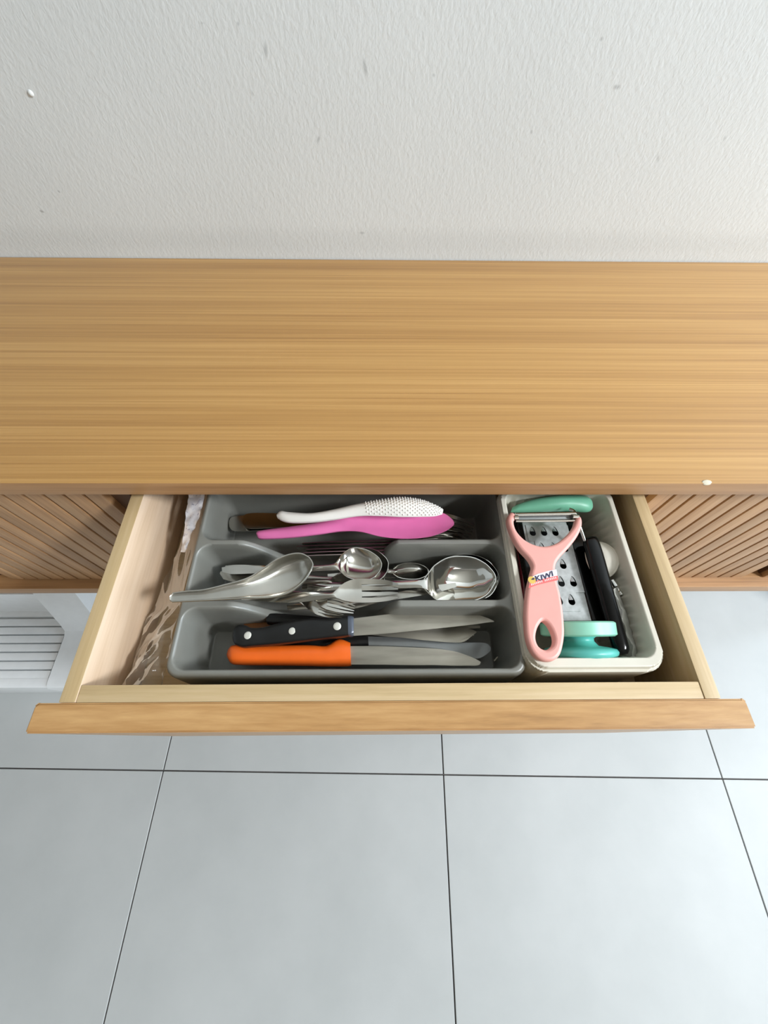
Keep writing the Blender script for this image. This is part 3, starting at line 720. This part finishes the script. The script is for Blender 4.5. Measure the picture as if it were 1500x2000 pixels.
handle([((-0.1101,0.1067,0.6323),(-0.1093,0.1007,0.6323),.003),((-0.1064,0.1093,0.6323),(-0.1050,0.0982,0.6323),.005),((-0.0710,0.1074,0.6313),(-0.0700,0.0959,0.6313),.0055),((-0.0234,0.1021,0.6293),(-0.0231,0.0912,0.6293),.005)], 'black', k)
bl = [((-0.0254,0.1011,0.6293),(-0.0251,0.0912,0.6293),0,.0012),((0.0201,0.0972,0.6283),(0.0188,0.0864,0.6283),0,.0012),((0.0557,0.0960,0.6263),(0.0529,0.0837,0.6263),0,.001),((0.0747,0.0967,0.6253),(0.0719,0.0824,0.6253),0,.001),((0.0891,0.0959,0.6243),(0.0837,0.0835,0.6243),0,.001),((0.0955,0.0938,0.6243),(0.0930,0.0899,0.6243),0,.0008),((0.0969,0.0928,0.6243),(0.0963,0.0918,0.6243),0,.0006)]
blade(bl, 'blade', k)
tz = []
e0, e1 = np.array((0.0719,0.0824,0.6253)), np.array((0.0941,0.0903,0.6243))
for q in range(12):
    a = e0+(e1-e0)*q/12; b = e0+(e1-e0)*(q+1)/12; c = (a+b)/2+np.array((.0004, -.0011, 0))
    lo = np.array((0, 0, .0008))
    tz.append(([a, c, b, a-lo, c-lo, b-lo], [[0, 1, 2], [3, 5, 4], [0, 3, 4, 1], [1, 4, 5, 2], [2, 5, 3, 0]]))
V, F = join(*tz); obj('serration', V, F, 'blade', k, smooth=0)
k = knife_root('table_knife', (-0.0203,0.0838,0.6203), 'dull grey table knife with broad rounded tip between two steak knives')
handle([((-0.1202,0.0806,0.6213),(-0.1195,0.0758,0.6213),.003),((-0.1165,0.0830,0.6213),(-0.1142,0.0734,0.6213),.004),((-0.0703,0.0861,0.6243),(-0.0684,0.0760,0.6243),.0045),((-0.0201,0.0885,0.6283),(-0.0188,0.0783,0.6283),.005),((-0.0105,0.0877,0.6293),(-0.0099,0.0786,0.6293),.0048)], 'black', k)
blade([((-0.0105,0.0874,0.6308),(-0.0104,0.0783,0.6308),-.0008,.0014),((0.0198,0.0866,0.6293),(0.0196,0.0770,0.6293),-.0008,.0014),((0.0497,0.0835,0.6273),(0.0482,0.0754,0.6273),-.0008,.0014),((0.0734,0.0824,0.6253),(0.0711,0.0732,0.6253),-.0006,.0012),((0.0877,0.0825,0.6243),(0.0848,0.0696,0.6243),-.0005,.0012),((0.1005,0.0826,0.6233),(0.0957,0.0678,0.6233),0,.001),((0.1068,0.0812,0.6233),(0.1041,0.0715,0.6233),0,.001),((0.1093,0.0773,0.6233),(0.1085,0.0749,0.6233),0,.0008)], 'blade_dark', k)
k = knife_root('steak_knife', (-0.0249,0.0714,0.6223), 'orange handled steak knife lying nearest the front rim')
handle([((-0.1432,0.0718,0.6313),(-0.1414,0.0672,0.6313),.003),((-0.1414,0.0767,0.6323),(-0.1375,0.0629,0.6323),.0055),((-0.1352,0.0793,0.6333),(-0.1293,0.0613,0.6333),.007),((-0.1070,0.0787,0.6333),(-0.1037,0.0608,0.6333),.0075),((-0.0691,0.0788,0.6343),(-0.0665,0.0600,0.6343),.0075),((-0.0525,0.0778,0.6343),(-0.0513,0.0594,0.6343),.0075),((-0.0463,0.0796,0.6343),(-0.0447,0.0594,0.6343),.0075),((-0.0407,0.0834,0.6343),(-0.0380,0.0594,0.6343),.0072),((-0.0353,0.0839,0.6343),(-0.0324,0.0593,0.6343),.007),((-0.0274,0.0810,0.6343),(-0.0257,0.0598,0.6343),.0062)], 'orange', k, power=2.5)
blade([((-0.0277,0.0775,0.6353),(-0.0267,0.0610,0.6353),0,.0014),((-0.0001,0.0774,0.6353),(-0.0001,0.0608,0.6353),0,.0014),((0.0257,0.0765,0.6343),(0.0251,0.0604,0.6343),0,.0014),((0.0529,0.0752,0.6333),(0.0519,0.0604,0.6333),0,.0012),((0.0714,0.0729,0.6323),(0.0702,0.0600,0.6323),0,.0012),((0.0846,0.0687,0.6323),(0.0827,0.0600,0.6323),0,.001),((0.0920,0.0654,0.6323),(0.0909,0.0599,0.6323),0,.001),((0.0956,0.0631,0.6323),(0.0943,0.0608,0.6323),0,.0008)], 'blade', k)
k = knife_root('steak_knife', (-0.0199,0.0930,0.6343), 'black handled steak knife with three pale rivets lying on top of the other knives')
handle([((-0.1365,0.0852,0.6433),(-0.1347,0.0801,0.6433),.003),((-0.1353,0.0911,0.6443),(-0.1314,0.0767,0.6443),.0055),((-0.1313,0.0947,0.6453),(-0.1247,0.0746,0.6453),.006),((-0.1245,0.0942,0.6453),(-0.1187,0.0750,0.6453),.006),((-0.1179,0.0918,0.6453),(-0.1122,0.0755,0.6453),.006),((-0.1060,0.0927,0.6453),(-0.1019,0.0763,0.6453),.006),((-0.0923,0.0962,0.6463),(-0.0878,0.0774,0.6463),.006),((-0.0679,0.0997,0.6473),(-0.0638,0.0799,0.6473),.006),((-0.0418,0.1013,0.6483),(-0.0389,0.0823,0.6483),.006),((-0.0287,0.1022,0.6483),(-0.0276,0.0837,0.6483),.006)], 'black', k, power=5.0)
V, F = bar_geo([((-0.0292,0.1022,0.6483),(-0.0281,0.0837,0.6483),.0061),((-0.0263,0.1022,0.6483),(-0.0252,0.0837,0.6483),.006),((-0.0238,0.1012,0.6483),(-0.0233,0.0846,0.6483),.0052)], 3, power=5.0)
obj('bolster', V, F, 'bolster', k, smooth=50)
for c in ((-0.1205,0.0844,0.6508), (-0.0798,0.0879,0.6521), (-0.0385,0.0916,0.6543)):
    V, F = lathe_geo(c, (0, 0, 1), [(-.002, .0036), (.0003, .0036), (.0007, .0030), (.0009, .0015)], 20)
    obj('rivet', V, F, 'rivet', k, smooth=50)
blade([((-0.0253,0.1002,0.6483),(-0.0248,0.0841,0.6483),0,.0016),((0.0077,0.1040,0.6483),(0.0085,0.0863,0.6483),0,.0015),((0.0352,0.1064,0.6473),(0.0359,0.0892,0.6473),0,.0014),((0.0590,0.1076,0.6463),(0.0588,0.0915,0.6463),0,.0013),((0.0748,0.1073,0.6463),(0.0744,0.0931,0.6463),0,.0012),((0.0903,0.1050,0.6463),(0.0896,0.0947,0.6463),0,.001),((0.1026,0.1012,0.6463),(0.1020,0.0964,0.6463),0,.0008),((0.1095,0.0978,0.6463),(0.1094,0.0971,0.6463),0,.0006)], 'blade', k)
# a splinter of pale straw in the tray
V, F = tube_geo([(0.1126,0.0665,0.6163), (0.1166,0.0703,0.6163)], .0006, 6)
tag(obj('crumb', V, F, 'chip'), 'tiny pale splinter on the floor of the front compartment', 'crumb')

# ---------------------------------------------------------------- things in the cream bin
# grater plate with a staggered field of raised teeth
gr = empty('grater', (0.174, 0.150, 0.610), 'flat steel grater with black side rails under the pink peeler', 'grater')
GX0, GX1, GY0, GY1, GZ = 0.1507, 0.1978, 0.0954, 0.2120, 0.6560
PX, PY = 0.0118, 0.0182
V, F = [], []
def grid_fill(x0, x1, y0, y1):
    k = len(V)
    V.extend([(x0, y0, GZ), (x1, y0, GZ), (x1, y1, GZ), (x0, y1, GZ)]); F.append([k, k+1, k+2, k+3])
teeth = []
y = 0.1040
row = 0
grid_fill(GX0, GX1, GY0, y)
while y+PY <= GY1+0.001:
    y1 = y+PY; cy = y+PY/2
    off = 0.0060 if row % 2 else 0.0
    xs = GX0+0.0030+off
    grid_fill(GX0, xs, y, y1)
    while xs+PX <= GX1+0.0005:
        cx = xs+PX/2; nseg = 16; r = 0.0033; k = len(V)
        ring = [(cx+r*math.cos(2*math.pi*q/nseg)*(1-0.30*max(0, math.sin(2*math.pi*q/nseg))), cy+r*math.sin(2*math.pi*q/nseg)*(2.3 if 0 < q < nseg/2 else 1), GZ) for q in range(nseg)]
        outer = [(cx+u*PX/2, cy+v*PY/2, GZ) for u, v in ((1, 0), (1, .5), (1, 1), (.5, 1), (0, 1), (-.5, 1), (-1, 1), (-1, .5), (-1, 0), (-1, -.5), (-1, -1), (-.5, -1), (0, -1), (.5, -1), (1, -1), (1, -.5))]
        V.extend(ring+outer)
        for q in range(nseg): F.append([k+q, k+(q+1) % nseg, k+nseg+(q+1) % nseg, k+nseg+q])
        # raised cutting tongue in the hole
        hood = sheet_geo([((cx-.0010, cy+.0072, GZ), (cx+.0006, cy+.0072, GZ), 0, .0004), ((cx-.0022, cy+.0045, GZ+.0006), (cx+.0012, cy+.0045, GZ+.0006), -.0004, .0004), ((cx-.0022, cy+.0016, GZ+.0013), (cx+.0016, cy+.0016, GZ+.0013), -.0006, .0004)], 3, 6)
        teeth.append(hood)
        xs += PX
    grid_fill(xs, GX1, y, y1)
    y = y1; row += 1
if y < GY1: grid_fill(GX0, GX1, y, GY1)
pl = obj('grating_plate', V, F, 'grater', gr, smooth=0)
md = pl.modifiers.new('thickness', 'SOLIDIFY'); md.thickness = 0.0008; md.offset = -1
V, F = join(*teeth); tag(obj('teeth', V, F, 'grater', gr, smooth=50), kind='stuff')
for xa, xb in ((0.1452, 0.1510), (0.1976, 0.2120)):
    V, F = box_geo(xa, xb, GY0-0.0005, GY1, GZ-0.012, GZ+0.0012, 0.002, 3)
    obj('side_rail', V, F, 'black_gloss', gr)
box('underside', 0.1511, 0.1975, GY0+0.001, GY1-0.0025, GZ-0.013, GZ-0.007, 'black', gr, 0.001)
box('back_rail', 0.1506, 0.1978, GY1-0.002, GY1+0.006, GZ-0.014, GZ+0.003, 'black_gloss', gr, 0.002)

# dark red handle by the left wall of the bin
V, F = bar_geo([((0.1463,0.1947,0.6403),(0.1563,0.1947,0.6403),.004),((0.1459,0.1825,0.6403),(0.1585,0.1825,0.6403),.006),((0.1440,0.1424,0.6403),(0.1555,0.1423,0.6403),.006),((0.1410,0.1133,0.6403),(0.1501,0.1132,0.6403),.005),((0.1412,0.1032,0.6403),(0.1462,0.1032,0.6403),.003)], power=3.5)
tag(obj('scraper_handle', V, F, 'maroon', smooth=50), 'dark red plastic handle squeezed against the left side of the cream bin', 'handle')

# green curved handle at the back of the bin
V, F = bar_geo([((0.1373,0.2056,0.6663),(0.1398,0.2111,0.6663),.002),((0.1433,0.2050,0.6673),(0.1458,0.2136,0.6673),.005),((0.1585,0.2045,0.6693),(0.1621,0.2180,0.6693),.007),((0.1790,0.2046,0.6713),(0.1824,0.2206,0.6713),.008),((0.1977,0.2051,0.6713),(0.2011,0.2218,0.6713),.008),((0.2122,0.2039,0.6703),(0.2145,0.2218,0.6703),.007),((0.2194,0.2056,0.6683),(0.2218,0.2193,0.6683),.005),((0.2229,0.2093,0.6673),(0.2239,0.2148,0.6673),.002)], power=2.4)
tag(obj('peeler_handle', V, F, 'green', smooth=60), 'rounded green plastic handle lying across the back of the cream bin', 'handle')

# aqua spool shaped gadget
sp = empty('spool', (0.181, 0.075, 0.612), 'aqua plastic spool shaped gadget on its side in the front of the cream bin', 'kitchen gadget')
c = (0.1830, 0.0785, 0.6525)
V, F = lathe_geo(c, (0, 1, 0.23), [(.0030, .010), (.0035, .0300), (.0050, .0322), (.0150, .0322), (.0163, .0305), (.0166, .008)], 56)
obj('upper_disc', V, F, 'mint', sp, smooth=45)
V, F = lathe_geo(c, (0, 1, 0.23), [(-.0188, .006), (-.0182, .018), (-.0160, .0265), (-.0125, .0308), (-.0100, .0315), (-.0075, .0300), (-.0060, .0240), (-.0048, .0160), (-.0008, .0128), (.0015, .0128), (.0032, .0150)], 56)
obj('lower_disc', V, F, 'aqua', sp, smooth=70)

# white domed gadget by the right wall, with a chrome collar
wg = empty('white_scoop', (0.219, 0.155, 0.612), 'white domed plastic scoop with chrome collar at the right wall of the bin', 'scoop')
V, F = lathe_geo((0.2170, 0.1555, 0.6565), (-0.5, 0, 0.87), [(-.0050, .0150), (-.0030, .0175), (-.0012, .0190), (.0002, .0196), (.0012, .0194), (.0026, .0178), (.0046, .0135), (.0058, .0070), (.0061, .0006)], 40)
obj('dome', V, F, 'cream', wg, smooth=60)
V, F = lathe_geo((0.2170, 0.1555, 0.6565), (-0.5, 0, 0.87), [(-.0018, .0188), (-.0016, .0206), (-.0004, .0208), (.0006, .0200), (.0008, .0188)], 40)
obj('rim', V, F, 'cream', wg, smooth=40)
V, F = lathe_geo((0.2297,0.1307,0.6543), (0.25, -1, 0.1), [(-.004, .0040), (0, .0046), (.003, .0046), (.004, .0034), (.008, .0034), (.009, .0042), (.012, .0040)], 20)
obj('collar', V, F, 'mirror', wg, smooth=40)

# black handled peeler in its clear sleeve
bp_ = empty('black_peeler', (0.2302,0.1286,0.6323), 'glossy black handled peeler in a clear plastic sleeve along the right of the grater', 'peeler')
V, F = bar_geo([((0.2061,0.1739,0.6683),(0.2142,0.1756,0.6683),.003),((0.2034,0.1694,0.6683),(0.2176,0.1728,0.6683),.0055),((0.2039,0.1534,0.6673),(0.2194,0.1566,0.6673),.006),((0.2049,0.1176,0.6663),(0.2192,0.1206,0.6663),.0062),((0.2065,0.0853,0.6633),(0.2208,0.0880,0.6633),.006),((0.2084,0.0687,0.6613),(0.2217,0.0704,0.6613),.0055),((0.2093,0.0639,0.6613),(0.2195,0.0647,0.6613),.003)], power=2.6)
obj('handle', V, F, 'black_gloss', bp_, smooth=60)
V, F = tube_geo([(0.2094,0.1508,0.6733), (0.2096,0.1253,0.6728), (0.2100,0.0970,0.6713)], .0008, 6)
V2, F2 = tube_geo([(0.1915,0.2012,0.6803), (0.1951,0.1983,0.6813), (0.1955,0.1945,0.6818), (0.1975,0.1855,0.6793), (0.2039,0.1707,0.6703)], .0016, 8)
obj('chrome_bracket', V2, F2, 'mirror', bp_, smooth=60)
st = [((0.2192, 0.1215, 0.665), (0.2315, 0.1279, 0.655), -0.0039, 0.0004), ((0.2185, 0.1095, 0.664), (0.2329, 0.1155, 0.654), -0.0037, 0.0004), ((0.2181, 0.0955, 0.6631), (0.2344, 0.1009, 0.6531), -0.0053, 0.0004), ((0.2182, 0.0835, 0.6612), (0.2365, 0.0885, 0.6512), -0.003, 0.0004), ((0.218, 0.072, 0.6603), (0.2372, 0.0766, 0.6503), -0.0048, 0.0004), ((0.2183, 0.0646, 0.6599), (0.2364, 0.0689, 0.6499), -0.0041, 0.0004), ((0.2209, 0.06, 0.6585), (0.2338, 0.0643, 0.6485), -0.0041, 0.0004)]
V, F = sheet_geo(st, 6, 14)
V = [Vector(v)+Vector((0, 0, 0.0016*noise.noise(Vector(v)*180))) for v in V]
obj('clear_sleeve', V, F, 'sleeve', bp_, smooth=60)

# pale pink peeler on top
pp = empty('y_peeler', (0.1538,0.1207,0.6723), 'pale pink Y shaped peeler with a KIWI label lying on top in the bin', 'peeler')
outer = [(0.1283,0.1932,0.6873),(0.1323,0.1932,0.6873),(0.1341,0.1886,0.6873),(0.1307,0.1835,0.6873),(0.1319,0.1730,0.6873),(0.1394,0.1628,0.6873),(0.1515,0.1575,0.6873),(0.1649,0.1595,0.6873),(0.1780,0.1681,0.6873),(0.1878,0.1785,0.6873),(0.1923,0.1869,0.6873),(0.1960,0.1897,0.6873),(0.1977,0.1863,0.6873),(0.1956,0.1779,0.6873),(0.1885,0.1670,0.6873),(0.1775,0.1553,0.6873),(0.1660,0.1445,0.6873),(0.1609,0.1360,0.6873),(0.1597,0.1242,0.6873),(0.1600,0.1110,0.6873),(0.1592,0.0973,0.6873),(0.1571,0.0820,0.6873),(0.1543,0.0715,0.6873),(0.1493,0.0609,0.6873),(0.1437,0.0561,0.6873),(0.1372,0.0549,0.6873),(0.1304,0.0570,0.6873),(0.1254,0.0634,0.6873),(0.1234,0.0737,0.6873),(0.1244,0.0865,0.6873),(0.1265,0.0983,0.6873),(0.1314,0.1158,0.6873),(0.1375,0.1311,0.6873),(0.1401,0.1380,0.6873),(0.1378,0.1456,0.6873),(0.1310,0.1559,0.6873),(0.1264,0.1692,0.6873),(0.1244,0.1841,0.6873)]
hole = [(0.1404,0.0877,0.6873),(0.1437,0.0846,0.6873),(0.1459,0.0786,0.6873),(0.1462,0.0719,0.6873),(0.1434,0.0666,0.6873),(0.1373,0.0638,0.6873),(0.1323,0.0666,0.6873),(0.1310,0.0728,0.6873),(0.1331,0.0796,0.6873),(0.1368,0.0851,0.6873)]
PZ = 1.0323-.349
V, F = plate_geo([outer, hole], PZ, 0.0045, 0.0028)
obj('body', V, F, 'peach', pp, smooth=50)
# blade: two steel rails with a slot between, on end pivots
V, F = join(bar_geo([((0.1336,0.1932,0.6863),(0.1330,0.1897,0.6863),.0015),((0.1937,0.1949,0.6863),(0.1927,0.1908,0.6863),.0015)], 2, 10),
            bar_geo([((0.1337,0.1857,0.6853),(0.1333,0.1835,0.6853),.0011),((0.1910,0.1863,0.6853),(0.1905,0.1840,0.6853),.0011)], 2, 10))
obj('blade', V, F, 'steel', pp, smooth=50)
V, F = sheet_geo([((0.1346,0.1906,0.6848),(0.1346,0.1871,0.6828),.001,.0006),((0.1925,0.1917,0.6848),(0.1924,0.1876,0.6828),.001,.0006)], 2, 6)
obj('blade_trough', V, F, 'blade_dark', pp, smooth=50)
for a, b in (((0.1318,0.1880,0.6863), (0.1358,0.1880,0.6863)), ((0.1893,0.1891,0.6863), (0.1953,0.1891,0.6863))):
    V, F = tube_geo([a, b], .0022, 10); obj('pivot', V, F, 'steel', pp, smooth=50)
# label band
LZ = -.3438
def flat(name, pts, z, mat, parent):
    v = [Vector((p[0], p[1], z)) for p in pts]; n = len(v)
    v += [p-Vector((0, 0, .0002)) for p in v]
    f = [list(range(n)), list(range(2*n-1, n-1, -1))]+[[q, n+q, n+(q+1) % n, (q+1) % n] for q in range(n)]
    return obj(name, v, f, mat, parent, smooth=0)
lz = PZ+0.0048
lab = flat('label', [(0.1359,0.1261,0.6878),(0.1430,0.1294,0.6878),(0.1519,0.1319,0.6878),(0.1609,0.1338,0.6878),(0.1603,0.1236,0.6878),(0.1507,0.1217,0.6878),(0.1411,0.1193,0.6878),(0.1322,0.1161,0.6878)], lz, 'paper', pp)
lab['label'] = 'white label band with dark KIWI lettering'
flat('red_strip', [(0.1340,0.1205,0.6878),(0.1418,0.1234,0.6878),(0.1515,0.1258,0.6878),(0.1607,0.1277,0.6878),(0.1604,0.1236,0.6878),(0.1507,0.1215,0.6878),(0.1410,0.1192,0.6878),(0.1322,0.1161,0.6878)], lz+.0001, 'red', lab)
V, F = [], []
for q in range(15):
    if q in (7,): continue
    u = (q+0.6)/15.5
    a = np.array((0.1346,0.1191,0.6878)); b = np.array((0.1599,0.1260,0.6878)); mid_ = np.array((0.1469,0.1231,0.6878))
    p = (1-u)**2*a+2*u*(1-u)*mid_+u*u*b
    g = box_geo(p[0]-.0006, p[0]+.0005, p[1]-.0009, p[1]+.0009, lz+.0001, lz+.00028)
    V, F = join((V, F), g)
obj('red_strip_print', V, F, 'palered', lab, smooth=0)
V, F = lathe_geo(tuple((0.1366,0.1236,0.6878))[:2]+(lz,), (0, 0, 1), [(0, .0034), (.0003, .0034)], 18)
obj('yellow_emblem', V, F, 'yellow', lab, smooth=0)
e = np.array((0.1377,0.1246,0.6878))
flat('emblem_mark', [(e[0]-.0019, e[1]-.0008), (e[0]+.0003, e[1]+.0011), (e[0]+.0016, e[1]+.0004), (e[0]+.0008, e[1]-.0009)], lz+.0004, 'navy', lab)
fc = bpy.data.curves.new('lettering', 'FONT'); fc.body = 'KIWI'; fc.size = 1.0; fc.extrude = 0.0; fc.offset = 0.018
V, F = curve_geo(fc, Matrix.Identity(4))
xs_ = [v.x for v in V]; ys_ = [v.y for v in V]
A = np.array((0.1401,0.1224,0.6878)); B = np.array((0.1567,0.1274,0.6878)); U = np.array((0.1400,0.1273,0.6878))
wx, wy = max(xs_)-min(xs_), max(ys_)-min(ys_)
V = [Vector((*(A+(B-A)*((v.x-min(xs_))/wx)+(U-A)*((v.y-min(ys_))/wy)-np.array((0, .0008*math.sin(math.pi*(v.x-min(xs_))/wx), 0)))[:2], lz+.0004)) for v in V]
obj('lettering', V, F, 'navy', lab, smooth=0)

# ---------------------------------------------------------------- crumpled clear bag beside the tray
nx_, ny_ = 34, 90
V, F = [], []
xL, xR = -0.2290, -0.1865
for j in range(ny_+1):
    v_ = j/ny_; yy = 0.0415+0.255*v_
    for i in range(nx_+1):
        u_ = i/nx_
        front = max(0, 1-v_/0.30)
        xl = xL+0.012*min(1, max(0, (v_-0.25)/0.3))
        x = xl+(xR-xl)*u_
        prof = 0.024+0.030*u_**1.4+0.022*front*math.sin(math.pi*min(1, 0.15+u_*0.9))
        q = Vector((x*48+yy*10, yy*9-x*8, 0.3)) if front == 0 else Vector((x*50-yy*38, yy*16+x*14, 0.3))
        crease = abs(noise.noise(q))*1.0+abs(noise.noise(q*2.3+Vector((7, 3, 1))))*0.5
        amp = 0.010+0.012*front
        z = ZF+prof*(0.9 if u_ < 1 else 1)-amp*(crease-0.55)
        z = max(z, ZF+0.004)
        if i == nx_: z = min(z, 0.655)
        V.append((x+0.002*noise.noise(q*1.7), yy+0.002*noise.noise(q*1.3+Vector((0, 9, 0))), z))
for j in range(ny_):
    for i in range(nx_):
        a = j*(nx_+1)+i; F.append([a, a+1, a+nx_+2, a+nx_+1])
bag = tag(obj('plastic_bag', V, F, 'bag', smooth=75), 'crumpled clear plastic bag stuffed between grey tray and left drawer side', 'plastic bag')
st = [((-0.2042, 0.2364, 0.6623), (-0.1841, 0.2339, 0.6663), 0.0006, 0.0003), ((-0.202, 0.2179, 0.6613), (-0.1838, 0.2155, 0.6653), -0.0006, 0.0003), ((-0.2018, 0.2066, 0.6593), (-0.1854, 0.2044, 0.6633), 0.0006, 0.0003), ((-0.2004, 0.1926, 0.6573), (-0.1889, 0.1906, 0.6613), -0.0006, 0.0003), ((-0.2014, 0.1824, 0.6543), (-0.1915, 0.1804, 0.6583), 0.0006, 0.0003), ((-0.2021, 0.1734, 0.6513), (-0.1943, 0.1715, 0.6553), -0.0006, 0.0003), ((-0.2023, 0.1686, 0.6493), (-0.1961, 0.1668, 0.6533), 0.0006, 0.0003)]
V, F = sheet_geo(st, 6, 12)
V = [Vector(v)+Vector((0.0008*noise.noise(Vector(v)*260), 0, 0.0022*noise.noise(Vector(v)*150))) for v in V]
tag(obj('silver_edge', V, F, 'foil', bag, smooth=25), 'silver printed edge of the bag')

# ---------------------------------------------------------------- white ribbed stool on the floor under the sideboard
rk = empty('step_stool', (-0.85, 0.22, 0), 'glossy white plastic ribbed stool on the floor under the left of the sideboard', 'stool')
RX0, RX1 = -1.10, -0.700
RZ = 0.100
V, F = join(box_geo(RX0, -0.60, 0.100, 0.120, 0.0, RZ, 0.004), box_geo(RX0, -0.60, 0.250, 0.275, 0.0, RZ, 0.004), box_geo(RX0, RX1, 0.112, 0.258, RZ-0.030, RZ-0.010, 0.002))
obj('base', V, F, 'rack', rk)
for k_ in range(7):
    y = 0.1265+k_*0.0185
    V, F = box_geo(RX0, RX1-0.004, y-0.0079, y+0.0079, RZ-0.0105, RZ-0.001, 0.002)
    obj('rib', V, F, 'rack', rk)
# right cheek: level at the front, sweeping up at the back
def cheek(x0, x1):
    prof = [(0.098, 0.0), (0.098, RZ-0.006), (0.102, RZ+0.001), (0.110, RZ+0.003), (0.205, RZ+0.003), (0.216, RZ+0.008), (0.226, RZ+0.030), (0.262, 0.228), (0.270, 0.236), (0.290, 0.236), (0.300, 0.0)]
    n = len(prof)
    V = [(x0, p[0], p[1]) for p in prof]+[(x1, p[0], p[1]) for p in prof]
    F = [list(range(n)), list(range(2*n-1, n-1, -1))]+[[q, (q+1) % n, n+(q+1) % n, n+q] for q in range(n)]
    return V, F
V, F = cheek(RX1, -0.615); obj('side_cheek', V, F, 'rack', rk, smooth=30)
V, F = cheek(RX0-0.085, RX0); obj('side_cheek', V, F, 'rack', rk, smooth=30)
box('back_panel', RX0, RX1, 0.262, 0.276, RZ-0.02, 0.225, 'rack', rk)
